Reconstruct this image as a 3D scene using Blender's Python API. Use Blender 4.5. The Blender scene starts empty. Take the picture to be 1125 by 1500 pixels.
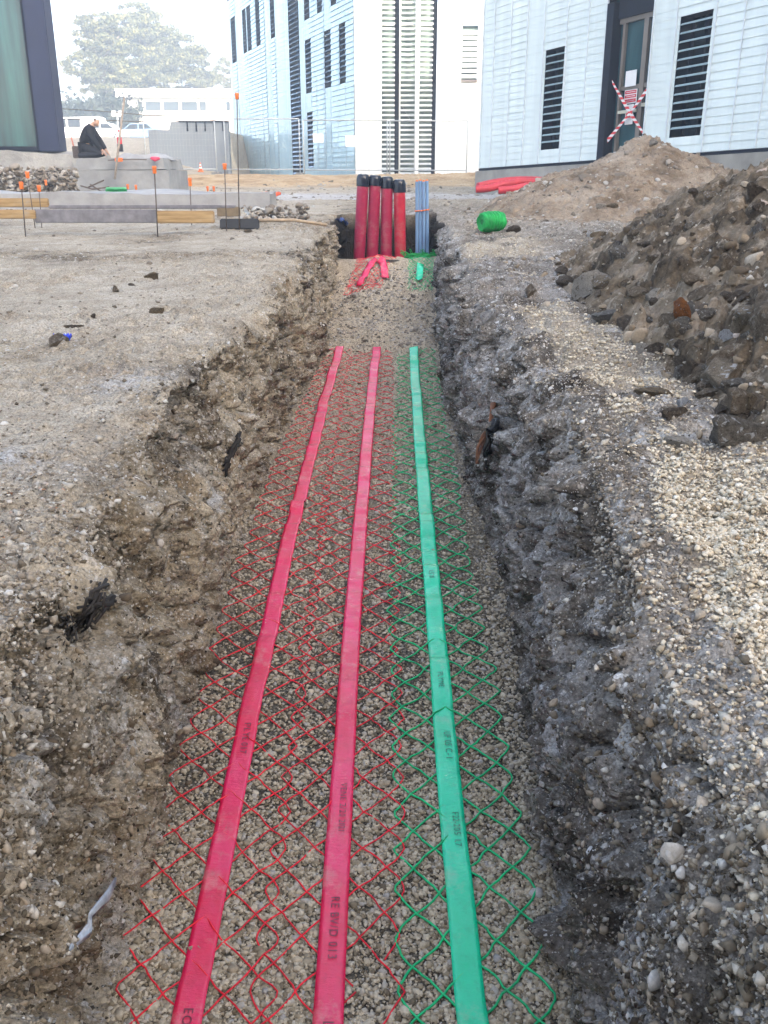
import bpy, bmesh, math, random
import numpy as np
from mathutils import Vector, Matrix, Euler
R = math.radians
random.seed(7)
S = bpy.context.scene
COL = S.collection

# ------------------------------------------------------------------ camera
CZ = 0.68
FPX, PITCH = 1350.0, R(20.14)
cam = bpy.data.cameras.new('camera')
cam.sensor_fit = 'VERTICAL'; cam.sensor_height = 36; cam.lens = FPX / 1500 * 36
cam.clip_start = 0.02; cam.clip_end = 2000
cam_ob = bpy.data.objects.new('camera', cam); COL.objects.link(cam_ob)
cam_ob.location = (0, 0, CZ); cam_ob.rotation_euler = (R(90) - PITCH, 0, 0)
S.camera = cam_ob

# ------------------------------------------------------------------ sky and sun
SUN_EL = R(18); SUN_DIR = Vector((.45, -.89, 0)).normalized()      # towards the sun
SUN_VEC = Vector((SUN_DIR.x * math.cos(SUN_EL), SUN_DIR.y * math.cos(SUN_EL), math.sin(SUN_EL)))
W = bpy.data.worlds.new('World'); S.world = W; W.use_nodes = True
wn = W.node_tree
sky = wn.nodes.new('ShaderNodeTexSky'); sky.sky_type = 'NISHITA'; sky.sun_disc = False
sky.sun_elevation = SUN_EL; sky.sun_rotation = math.atan2(SUN_DIR.x, SUN_DIR.y)
sky.air_density = 0.7; sky.dust_density = 5.0; sky.ozone_density = 0.6
wn.links.new(sky.outputs[0], wn.nodes['Background'].inputs[0])
wn.nodes['Background'].inputs[1].default_value = 0.15
sl = bpy.data.lights.new('sun', 'SUN'); sl.energy = 2.0; sl.angle = R(0.6); sl.color = (1, .93, .82)
so = bpy.data.objects.new('sun', sl); COL.objects.link(so)
so.rotation_euler = SUN_VEC.to_track_quat('Z', 'Y').to_euler()
S.view_settings.view_transform = 'Standard'; S.view_settings.look = 'None'
S.view_settings.gamma = 1.0; S.view_settings.exposure = 2.75
S.cycles.use_denoising = True
S.cycles.max_bounces = 6; S.cycles.diffuse_bounces = 2; S.cycles.volume_bounces = 1
S.cycles.sample_clamp_indirect = 8

# ------------------------------------------------------------------ pixel helpers (photograph pixels, 1125 x 1500)
CP, SP = math.cos(PITCH), math.sin(PITCH)
def ray(px, py):
    u = (px - 562.5) / FPX; v = (py - 750) / FPX
    k = CP - v * SP
    return u / k, (-SP - v * CP) / k
def at(px, py, D):
    a, b = ray(px, py)
    return Vector((a * D, D, CZ + b * D))
def mpp(D):                                     # metres per photo pixel at distance D (near the horizon)
    return D * CP / FPX

# ------------------------------------------------------------------ scene bookkeeping
def tag(o, label=None, cat=None, group=None, kind=None):
    if label: o['label'] = label
    if cat: o['category'] = cat
    if group: o['group'] = group
    if kind: o['kind'] = kind
    return o
def empty(name, loc, label=None, cat=None, group=None, kind=None):
    o = bpy.data.objects.new(name, None); COL.objects.link(o)
    o.location = loc; o.empty_display_size = .1
    return tag(o, label, cat, group, kind)
def copy_tree(o, parent=None):
    c = o.copy(); COL.objects.link(c)
    if parent: c.parent = parent
    for ch in list(o.children):
        copy_tree(ch, c)
    return c
def link_mesh(name, me, mat, parent=None, loc=None):
    o = bpy.data.objects.new(name, me); COL.objects.link(o)
    if mat: me.materials.append(mat)
    if parent: o.parent = parent
    if loc is not None: o.location = loc
    return o
def mesh_np(name, V, F, mat, smooth=False, attrs=None, parent=None, origin=None):
    V = np.asarray(V, np.float32); F = np.asarray(F, np.int32)
    if origin is not None: V = V - np.asarray(origin, np.float32)
    n = F.shape[1]
    me = bpy.data.meshes.new(name)
    me.vertices.add(len(V)); me.vertices.foreach_set('co', V.ravel())
    me.loops.add(F.size); me.loops.foreach_set('vertex_index', F.ravel())
    me.polygons.add(len(F))
    me.polygons.foreach_set('loop_start', np.arange(0, F.size, n, dtype=np.int32))
    me.polygons.foreach_set('loop_total', np.full(len(F), n, np.int32))
    if smooth: me.polygons.foreach_set('use_smooth', np.ones(len(F), bool))
    for k, a in (attrs or {}).items():
        at_ = me.attributes.new(k, 'FLOAT', 'POINT'); at_.data.foreach_set('value', np.asarray(a, np.float32).ravel())
    me.update(calc_edges=True); me.validate()
    return link_mesh(name, me, mat, parent, origin if (origin is not None and parent is None) else None)

class MB:
    """collects shapes; build() links them as one mesh object"""
    def __init__(s): s.v = []; s.f = []
    def add(s, vs, fs):
        b = len(s.v); s.v += [tuple(x) for x in vs]; s.f += [tuple(b + i for i in f) for f in fs]; return s
    def box(s, c, d, rz=0, rx=0, ry=0):
        M = Euler((rx, ry, rz)).to_matrix(); c = Vector(c)
        vs = [c + M @ Vector((x * d[0] / 2, y * d[1] / 2, z * d[2] / 2)) for x in (-1, 1) for y in (-1, 1) for z in (-1, 1)]
        return s.add(vs, [(0, 1, 3, 2), (4, 6, 7, 5), (0, 4, 5, 1), (2, 3, 7, 6), (0, 2, 6, 4), (1, 5, 7, 3)])
    def bbox(s, c, d, b=.01, rz=0, rx=0, ry=0):     # bevelled box
        bm = bmesh.new(); bmesh.ops.create_cube(bm, size=1)
        for v in bm.verts: v.co = Vector((v.co.x * d[0], v.co.y * d[1], v.co.z * d[2]))
        bmesh.ops.bevel(bm, geom=bm.edges[:], offset=min(b, min(d) * .45), segments=2, affect='EDGES')
        M = Euler((rx, ry, rz)).to_matrix(); c = Vector(c)
        bm.verts.index_update()
        s.add([c + M @ v.co for v in bm.verts], [[v.index for v in f.verts] for f in bm.faces]); bm.free(); return s
    def tube(s, pts, r, n=8, caps=True):
        pts = [Vector(p) for p in pts]; rs = r if isinstance(r, (list, tuple)) else [r] * len(pts)
        rings = []; up = None
        for i, p in enumerate(pts):
            t = (pts[min(i + 1, len(pts) - 1)] - pts[max(i - 1, 0)]).normalized()
            if up is None:
                a = t.cross(Vector((0, 0, 1)) if abs(t.z) < .9 else Vector((1, 0, 0))).normalized()
            else:
                a = (up - t * up.dot(t)).normalized()
            up = a; b = t.cross(a)
            rings.append([p + (a * math.cos(2 * math.pi * k / n) + b * math.sin(2 * math.pi * k / n)) * rs[i] for k in range(n)])
        vs = [v for q in rings for v in q]; fs = []
        for i in range(len(pts) - 1):
            for k in range(n):
                fs.append((i * n + k, i * n + (k + 1) % n, (i + 1) * n + (k + 1) % n, (i + 1) * n + k))
        if caps: fs += [tuple(range(n))[::-1], tuple((len(pts) - 1) * n + k for k in range(n))]
        return s.add(vs, fs)
    def lathe(s, prof, c, n=16, axis=Vector((0, 0, 1))):
        q = Vector((0, 0, 1)).rotation_difference(axis); c = Vector(c)
        vs = [c + q @ Vector((r * math.cos(2 * math.pi * k / n), r * math.sin(2 * math.pi * k / n), z)) for r, z in prof for k in range(n)]
        fs = []
        for i in range(len(prof) - 1):
            for k in range(n):
                fs.append((i * n + k, i * n + (k + 1) % n, (i + 1) * n + (k + 1) % n, (i + 1) * n + k))
        fs += [tuple(range(n))[::-1], tuple((len(prof) - 1) * n + k for k in range(n))]
        return s.add(vs, fs)
    def prism(s, poly, axis_vec):                    # polygon of 3D points extruded along a vector
        n = len(poly); poly = [Vector(p) for p in poly]; a = Vector(axis_vec)
        vs = poly + [p + a for p in poly]
        return s.add(vs, [tuple(range(n))[::-1], tuple(range(n, 2 * n))] + [(i, (i + 1) % n, n + (i + 1) % n, n + i) for i in range(n)])
    def build(s, name, mat, parent=None, smooth=False, loc=None, angle=None):
        L = Vector(loc) if loc is not None else (parent.matrix_basis.translation.copy() if parent else Vector((0, 0, 0)))
        if parent and parent.parent: L = L + parent.parent.matrix_basis.translation
        me = bpy.data.meshes.new(name); me.from_pydata([tuple(Vector(v) - L) for v in s.v], [], s.f)
        bm = bmesh.new(); bm.from_mesh(me); bmesh.ops.recalc_face_normals(bm, faces=bm.faces[:]); bm.to_mesh(me); bm.free()
        if smooth:
            me.polygons.foreach_set('use_smooth', [True] * len(me.polygons))
            if angle: me.set_sharp_from_angle(angle=R(angle))
        me.update()
        return link_mesh(name, me, mat, parent, L if parent is None else None)

# ------------------------------------------------------------------ noise (numpy)
def _hash(i, j, k, s):
    h = (i.astype(np.uint32) * np.uint32(374761393)) ^ (j.astype(np.uint32) * np.uint32(668265263)) ^ (k.astype(np.uint32) * np.uint32(2246822519)) ^ np.uint32(s * 3266489 + 12345)
    h = (h ^ (h >> np.uint32(13))) * np.uint32(1274126177)
    h = (h ^ (h >> np.uint32(16))) * np.uint32(2654435769)
    h = h ^ (h >> np.uint32(15))
    return h.astype(np.float64) / 4294967295.0
def vnoise(x, y, z, s=0):
    xi, yi, zi = np.floor(x), np.floor(y), np.floor(z)
    fx, fy, fz = x - xi, y - yi, z - zi
    xi, yi, zi = xi.astype(np.int64), yi.astype(np.int64), zi.astype(np.int64)
    fx, fy, fz = [f * f * f * (f * (f * 6 - 15) + 10) for f in (fx, fy, fz)]
    r = 0
    for a in (0, 1):
        wa = fx if a else 1 - fx
        for b in (0, 1):
            wb = fy if b else 1 - fy
            for c in (0, 1):
                wc = fz if c else 1 - fz
                r = r + wa * wb * wc * _hash(xi + a, yi + b, zi + c, s)
    return r * 2 - 1
def fbm(x, y, z, f, o=3, s=0, ridge=False):
    x, y, z = np.broadcast_arrays(np.asarray(x, float), np.asarray(y, float), np.asarray(z, float))
    r = np.zeros(x.shape); a = 1.0; t = 0
    for i in range(o):
        n = vnoise(x * f + 3.1 * i, y * f - 7.7 * i, z * f + 5.3 * i, s + i * 17)
        r = r + a * (1 - 2 * np.abs(n) if ridge else n); t += a; a *= .5; f *= 2.07
    return r / t
def worley(x, y, z, f, s=0):
    """distance to nearest cell point and that cell's random number"""
    x, y, z = [np.asarray(q, float) * f for q in np.broadcast_arrays(x, y, z)]
    xi, yi, zi = [np.floor(q).astype(np.int64) for q in (x, y, z)]
    best = np.full(x.shape, 9.0); cid = np.zeros(x.shape)
    for a in (-1, 0, 1):
        for b in (-1, 0, 1):
            for c in (-1, 0, 1):
                I, J, K = xi + a, yi + b, zi + c
                d = (I + _hash(I, J, K, s) - x) ** 2 + (J + _hash(I, J, K, s + 1) - y) ** 2 + (K + _hash(I, J, K, s + 2) - z) ** 2
                m = d < best
                best = np.where(m, d, best); cid = np.where(m, _hash(I, J, K, s + 3), cid)
    return np.sqrt(best), cid
def lumps(x, y, z, f, s=0, keep=.5):
    """stones and clods: rounded bumps in a share of the cells, 0..1"""
    d, c = worley(x, y, z, f, s)
    r = .25 + .4 * np.clip((c - (1 - keep)) / keep, 0, 1)
    return np.where(c > 1 - keep, np.sqrt(np.clip(1 - (d / r) ** 2, 0, 1)) * r * 1.4, 0)
def clods(x, y, z, f, s=0):
    """broken earth: each cell a tilted, offset facet with a crack round it, about -1..1"""
    x, y, z = [np.asarray(q, float) * f for q in np.broadcast_arrays(x, y, z)]
    wx, wy, wz = x + .35 * vnoise(x * 1.7, y * 1.7, z * 1.7, s + 40), y + .35 * vnoise(x * 1.7, y * 1.7, z * 1.7, s + 41), z + .35 * vnoise(x * 1.7, y * 1.7, z * 1.7, s + 42)
    xi, yi, zi = [np.floor(q).astype(np.int64) for q in (wx, wy, wz)]
    b1 = np.full(x.shape, 9.0); b2 = np.full(x.shape, 9.0); h = np.zeros(x.shape)
    for a in (-1, 0, 1):
        for b in (-1, 0, 1):
            for c in (-1, 0, 1):
                I, J, K = xi + a, yi + b, zi + c
                dx, dy, dz = I + _hash(I, J, K, s) - wx, J + _hash(I, J, K, s + 1) - wy, K + _hash(I, J, K, s + 2) - wz
                d = np.sqrt(dx * dx + dy * dy + dz * dz); m = d < b1
                e = _hash(I, J, K, s + 3)
                t = (e - .5) * 1.2 + 1.1 * (dx * (_hash(I, J, K, s + 4) - .5) + dy * (_hash(I, J, K, s + 5) - .5) + dz * (_hash(I, J, K, s + 6) - .5))
                b2 = np.where(m, b1, np.minimum(b2, d)); h = np.where(m, t, h); b1 = np.where(m, d, b1)
    e = np.clip((b2 - b1) / .16, 0, 1)
    return h * e + (e - 1) * .55
def sstep(a, b, x):
    t = np.clip((x - a) / (b - a), 0, 1); return t * t * (3 - 2 * t)

# ------------------------------------------------------------------ materials
class NT:
    def __init__(s, name):
        s.m = bpy.data.materials.new(name); s.m.use_nodes = True; s.t = s.m.node_tree
        s.b = s.t.nodes['Principled BSDF']; s._co = None
    def n(s, typ, ins=None, **kw):
        q = s.t.nodes.new(typ)
        for k, v in kw.items(): setattr(q, k, v)
        for k, v in (ins or {}).items(): s.set(q.inputs[k], v)
        return q
    def set(s, sock, v):
        if isinstance(v, bpy.types.NodeSocket): s.t.links.new(v, sock)
        elif isinstance(v, (tuple, list)) and len(v) == 3 and sock.type == 'RGBA': sock.default_value = (*v, 1)
        else: sock.default_value = v
    def obj(s):
        if s._co is None: s._co = s.n('ShaderNodeTexCoord').outputs['Object']
        return s._co
    def mapped(s, scale):
        return s.n('ShaderNodeMapping', {'Vector': s.obj(), 'Scale': scale}).outputs[0]
    def noise(s, scale, detail=4, rough=.6, vec=None, dist=0):
        return s.n('ShaderNodeTexNoise', {'Vector': vec or s.obj(), 'Scale': scale, 'Detail': detail, 'Roughness': rough, 'Distortion': dist}).outputs['Fac']
    def ramp(s, fac, stops, interp='LINEAR'):
        q = s.n('ShaderNodeValToRGB', {'Fac': fac}); e = q.color_ramp.elements; q.color_ramp.interpolation = interp
        while len(e) < len(stops): e.new(.5)
        for el, (p, c) in zip(e, stops):
            el.position = p; el.color = (*c, 1) if isinstance(c, (tuple, list)) else (c, c, c, 1)
        return q.outputs[0]
    def mix(s, fac, a, b, mode='MIX'):
        q = s.n('ShaderNodeMix', data_type='RGBA', blend_type=mode)
        s.set(q.inputs[0], fac); s.set(q.inputs[6], a); s.set(q.inputs[7], b); return q.outputs[2]
    def math(s, op, a, b=0.0, clamp=False):
        q = s.n('ShaderNodeMath', operation=op, use_clamp=clamp); s.set(q.inputs[0], a); s.set(q.inputs[1], b); return q.outputs[0]
    def attr(s, name):
        return s.n('ShaderNodeAttribute', attribute_name=name).outputs['Fac']
    def bump(s, h, strength=.4, dist=.01):
        s.set(s.b.inputs['Normal'], s.n('ShaderNodeBump', {'Height': h, 'Strength': strength, 'Distance': dist}).outputs[0])
    def out(s, color=None, rough=None, **kw):
        if color is not None: s.set(s.b.inputs['Base Color'], color)
        if rough is not None: s.set(s.b.inputs['Roughness'], rough)
        for k, v in kw.items(): s.set(s.b.inputs[k.replace('_', ' ')], v)
        return s.m
def simple(name, c, rough=.6, var=.25, scale=6, bump=.15, bscale=40, bdist=.004, **kw):
    q = NT(name)
    n = q.noise(scale, 5)
    lo = tuple(x * (1 - var) for x in c); hi = tuple(min(1, x * (1 + var)) for x in c)
    col = q.ramp(n, [(.3, lo), (.7, hi)])
    if bump: q.bump(q.noise(bscale, 4), bump, bdist)
    return q.out(col, rough, **kw)
# ------------------------------------------------------------------ the lie of the land
def ip(x, pts): return np.interp(x, [p[0] for p in pts], [p[1] for p in pts])
LIP_L = [(-3.4, -.64), (.8, -.60), (1.5, -.60), (2.3, -.625), (3.2, -.635), (4.4, -.575), (5.4, -.52), (6.6, -.50), (8.6, -.50), (10.6, -.50)]
FLO_L = [(-3.4, -.53), (1.31, -.515), (2.6, -.565), (3.4, -.585), (4.5, -.545), (6.6, -.45), (8.6, -.44), (10.6, -.46)]
LIP_R = [(-3.4, .46), (1.0, .46), (1.2, .45), (2.0, .52), (3.6, .53), (5, .50), (8.6, .53), (10.6, .55)]
FLO_R = [(-3.4, .36), (1.31, .372), (2.1, .40), (3.1, .435), (4, .40), (5.2, .365), (6.5, .40), (8.6, .46), (10.6, .48)]
FLO_Z = [(-3.6, -.95), (0, -.92), (6.4, -.524), (6.75, -.47), (7.1, -.415), (7.4, -.405), (7.9, -.27), (8.45, -.05), (8.66, -.03), (8.76, -.9), (10.25, -.95), (10.3, .30)]
GND_Z = [(-60, 0), (1.5, 0), (4, .09), (9, .27), (20, .29), (24, .40), (29.5, .63), (36, .64), (400, .9)]
def lipl(y): return ip(y, LIP_L) + .035 * fbm(0, y, 0, 1.6, 3, 31)
def lipr(y): return ip(y, LIP_R) + .05 * fbm(0, y, 0, 1.7, 3, 47)
def gbase(x, y):
    x = np.asarray(x, float); y = np.asarray(y, float)
    g = ip(y, GND_Z)
    g = g + sstep(37, 50, y) * sstep(-7.1, -9.9, x) * 1.75                 # raised yard at the back left
    g = g + sstep(50, 82, y) * .8 * sstep(-3, -8, x)
    g = g + sstep(42.2, 42.9, y) * sstep(-6.5, -7.1, x) * (1 - sstep(-7.1, -9.9, x)) * 1.9
    g = g + sstep(2.0, 6, x) * sstep(9, 14, y) * .22                       # rises towards the building on the right
    return g
def in_trench(y): return sstep(-3.5, -3.3, y) * (1 - sstep(10.28, 10.34, y))
def ground_z(x, y):
    x, y = np.broadcast_arrays(np.asarray(x, float), np.asarray(y, float))
    t = in_trench(y)
    dl = np.clip(lipl(y) - x, 0, None); dr = np.clip(x - lipr(y), 0, None)
    left = x < 0
    d = np.where(left, dl, dr)
    near = np.exp(-d / np.where(left, .22, .45)) * t
    far = sstep(3, 14, y)
    n1 = fbm(x, y, 0, 1.3, 3, 3); n2 = fbm(x, y, 0, 7, 3, 5); n3 = fbm(x, y, 0, 34, 2, 9)
    g = gbase(x, y) + n1 * np.where(left, .022, .03) + n2 * np.where(left, .007 + .02 * near, .022) + n3 * np.where(left, .004 + .004 * near, .007)
    g = g + fbm(x, y, 0, 3.2, 2, 15) * np.where(left, .05, .06) * near
    lm = lumps(x, y, 0, 17, 21, .2) * .020 + clods(x, y, 0, 9, 24) * .020 + clods(x, y, 0, 26, 25) * .009
    g = g + lm * np.where(left, np.clip(near * 1.3 + .10 + .8 * sstep(.0, .5, n1), 0, 1), .9)
    g = g - np.exp(-d / .035) * t * .022
    bank = sstep(23, 25, y) * (1 - sstep(31, 34, y))
    g = g + bank * (fbm(x, y, 0, .8, 4, 77) * .12)
    return g
def floor_s(y): return ip(y, FLO_Z)
def floor_z(x, y, fine=True):
    x, y = np.broadcast_arrays(np.asarray(x, float), np.asarray(y, float))
    m = sstep(6.3, 6.7, y) * (1 - sstep(8.6, 8.7, y))
    z = floor_s(y) + .012 * fbm(x, y, 0, 3.0, 2, 61) + m * .085 * fbm(x, y, 0, 3.1, 3, 64)
    z = z + m * (.085 * np.exp(-((x - .02) / .24) ** 2 - ((y - 6.95) / .22) ** 2) - .05 * np.exp(-((y - 7.35) / .18) ** 2) + .05 * np.exp(-((x + .15) / .2) ** 2 - ((y - 7.75) / .2) ** 2))
    if fine:
        z = z + .004 * fbm(x, y, 0, 45, 2, 67) + m * (.022 * fbm(x, y, 0, 14, 3, 68) + .016 * clods(x, y, 0, 18, 69) * sstep(7.0, 7.4, y) * (1 - sstep(8.0, 8.3, y)))
    return z
def wall_pos(side, y, w):
    """side -1 left / +1 right, w 0 at the lip .. 1 at the floor"""
    y, w = np.broadcast_arrays(np.asarray(y, float), np.asarray(w, float))
    xl = lipl(y) if side < 0 else lipr(y)
    xf = ip(y, FLO_L if side < 0 else FLO_R)
    zt = ground_z(xl, y); zb = floor_z(xf, y)
    t = in_trench(y)
    prof = np.sin(w * math.pi / 2) ** (.55 if side < 0 else .65)           # lip rolls over, then near vertical
    x = xl + (xf - xl) * prof; z = zt + (zb - zt) * w
    tap = np.clip(np.minimum(w / .05, (1 - w) / .04), 0, 1) * t
    so = 100 * (side + 2)
    big = (fbm(x * .6, y, z * 1.2, 2.3, 3, 11 + so) * .105 + clods(x * .5, y, z * 1.15, 3.1, 12 + so) * .045) * (1 - .55 * w)
    rid = fbm(x, y, z, 7.5, 3, 13 + so, True) * .024
    fin = fbm(x, y, z, 34, 3, 17 + so) * .0095 + fbm(x, y, z, 90, 1, 18 + so) * .003
    l1 = clods(x, y * .9, z, 6.5, 19 + so) * .052 * (.35 + sstep(-.2, .3, fbm(x, y, z, 2.1, 2, 27 + so)))
    l2 = clods(x, y, z, 19, 23 + so) * .016 + lumps(x, y, z, 15, 25 + so, .16) * .03
    scr = fbm(x * 2, y * 30, z * 2.2, 1, 2, 29 + so) * .019 * sstep(.25, .7, w)
    crk = -.05 * sstep(.62, .80, fbm(x, y * 1.3, z, 4.3, 2, 37 + so, True)) 
    out = big + rid + fin + l1 + l2 + scr + crk; out = np.where(out < 0, out * 1.45, out) * tap
    z = z + fbm(x, y, z, 12, 2, 41 + so) * .022 * tap
    return x - side * out, y, z

# rows (distance) and columns (across)
rows = np.concatenate([[-70, -50, -36, -24, -15, -9, -6, -4.2, -3.6, -3.5, -3.42, -3.34], np.arange(-3.25, .6, .08),
                       .6 * (10.2 / .6) ** np.linspace(0, 1, 760), np.linspace(10.22, 10.4, 26), 10.45 * (36 / 10.45) ** np.linspace(0, 1, 130)[1:], 36 * (420 / 36) ** np.linspace(0, 1, 50)[1:]])
off = [0.0]; st = .009
while off[-1] < 70:
    if off[-1] > 1.3: st *= 1.045
    off.append(off[-1] + st)
off = np.array(off[1:])
NW, NF = 160, 70
wv = np.linspace(0, 1, NW + 1)
yy = rows[:, None]
gl = lipl(yy) - off[None, ::-1]; gr = lipr(yy) + off[None, :]
Yg = np.broadcast_to(yy, gl.shape)
PL = np.stack([gl, Yg, ground_z(gl, Yg)], -1)
PR = np.stack([gr, Yg, ground_z(gr, Yg)], -1)
WL = np.stack(wall_pos(-1, yy, wv[None, :]), -1)
WR = np.stack(wall_pos(1, yy, wv[None, ::-1]), -1)
fx = ip(yy, FLO_L) + (ip(yy, FLO_R) - ip(yy, FLO_L)) * np.linspace(0, 1, NF + 1)[None, 1:-1]
FL = np.stack([fx, np.broadcast_to(yy, fx.shape), floor_z(fx, yy)], -1)
def flat_out(P):                      # outside the trench everything follows the ground
    t = in_trench(P[..., 1]); P[..., 2] = P[..., 2] * t + ground_z(P[..., 0], P[..., 1]) * (1 - t); return P
WL, WR, FL = flat_out(WL), flat_out(WR), flat_out(FL)
G = np.concatenate([PL, WL, FL, WR, PR], 1)
nr, nc = G.shape[:2]
idx = np.arange(nr * nc).reshape(nr, nc)
def quads(a): return np.stack([a[:-1, :-1], a[:-1, 1:], a[1:, 1:], a[1:, :-1]], -1).reshape(-1, 4)
X, Y, Z = G[..., 0], G[..., 1], G[..., 2]
cL, cR = PL.shape[1], nc - PR.shape[1]
isl = np.arange(nc) < cL; isr = np.arange(nc) >= cR
iswall = ((np.arange(nc) >= cL) & (np.arange(nc) < cL + NW + 1)) | ((np.arange(nc) >= cL + NW + NF) & (np.arange(nc) < cR))
isfloor = (np.arange(nc) >= cL + NW) & (np.arange(nc) <= cL + NW + NF)
def right_gravel(x, y):               # beige pea gravel spilt over the right bank, in patches
    n = fbm(x, y, 0, 2.6, 3, 83)
    a = sstep(.0, .07, x - np.interp(y, [.9, 1.2, 1.6, 1.9, 2.2], [.53, .52, .54, .55, .62]) - .05 * n) * (1 - sstep(2.05, 2.3, y + .3 * n)) * sstep(.95, 1.15, y + .2 * n)
    b = sstep(.02, .3, n + .25 - np.abs((y - 3.1) / 1.8) ** 2 * .4) * sstep(.0, .06, x - .60) * (1 - sstep(.85, 1.05, x + .1 * n)) * sstep(2.0, 2.4, y) * (1 - sstep(5.0, 6.0, y))
    c = sstep(-.15, .15, n) * sstep(.5, .6, x) * (1 - sstep(.95, 1.3, x)) * sstep(5.6, 6.2, y) * (1 - sstep(7.4, 8.2, y))
    return np.clip(np.maximum(np.maximum(a, b * .9), c), 0, 1)
def left_gravel(x, y):
    n = fbm(x, y, 0, 2.2, 3, 91)
    return np.clip(sstep(-.25, .25, n + .45 - .5 * np.clip(y - 1.5, 0, 9)) * sstep(-.63, -.74, x) , 0, 1) * sstep(.5, .8, y)
pit_shade = (Y < 10.37) * sstep(8.62, 8.75, Y) * sstep(.34, .22, Z) * (isfloor | iswall)[None, :]  # mask for the shade painted into the pit behind the pipes
N1 = fbm(X, Y, 0, 1.1, 3, 201)
pale = np.zeros(X.shape)
pale += isl[None, :] * np.clip(sstep(-.1, .45, N1 + .25 + .25 * sstep(2, 5, Y) - .75 * np.exp(-np.clip(lipl(Y) - X, 0, 9) / .07)), 0, 1)
pale += isr[None, :] * np.clip(right_gravel(X, Y) * .8 + .35 * sstep(5, 9, Y), 0, 1)
grav = isfloor[None, :] * in_trench(Y) * (1 - .0 * Y)
chalk = np.zeros(X.shape)
for cx_, cy_, cz_, rx_, ry_, rz_ in ((.50, 1.16, -.06, .09, .17, .16), (.47, 1.62, -.35, .2, .08, .16), (.52, 3.2, -.35, .25, .22, .12), (.47, 2.35, -.45, .2, .10, .25), (.46, 1.05, -.55, .2, .10, .2),
        (-.53, 2.0, -.62, .12, .05, .12), (-.52, 1.45, -.70, .12, .05, .2), (-.60, 1.55, -.30, .15, .12, .14), (-.60, 1.20, -.2, .2, .10, .12), (-.58, 2.8, -.3, .15, .10, .2), (-.95, 2.15, 0, .16, .10, .3), (-1.05, 1.75, 0, .16, .08, .3), (-.8, 2.9, 0, .15, .15, .3)):
    chalk = np.maximum(chalk, np.exp(-((X - cx_) / rx_) ** 2 - ((Y - cy_) / ry_) ** 2 - ((Z - cz_) / rz_) ** 2))
chalk = chalk * (1 - grav)
orange = sstep(22.5, 24.5, Y + 1.2 * N1) * (1 - sstep(30.5, 33, Y)) * .95
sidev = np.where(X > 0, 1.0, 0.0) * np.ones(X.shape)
wallv = iswall[None, :] * in_trench(Y)
white = sstep(15.5, 16.5, Y + .8 * N1) * (1 - sstep(19.5, 21, Y + .8 * N1)) * (.75 + .25 * sstep(0, .3, N1))
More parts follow.
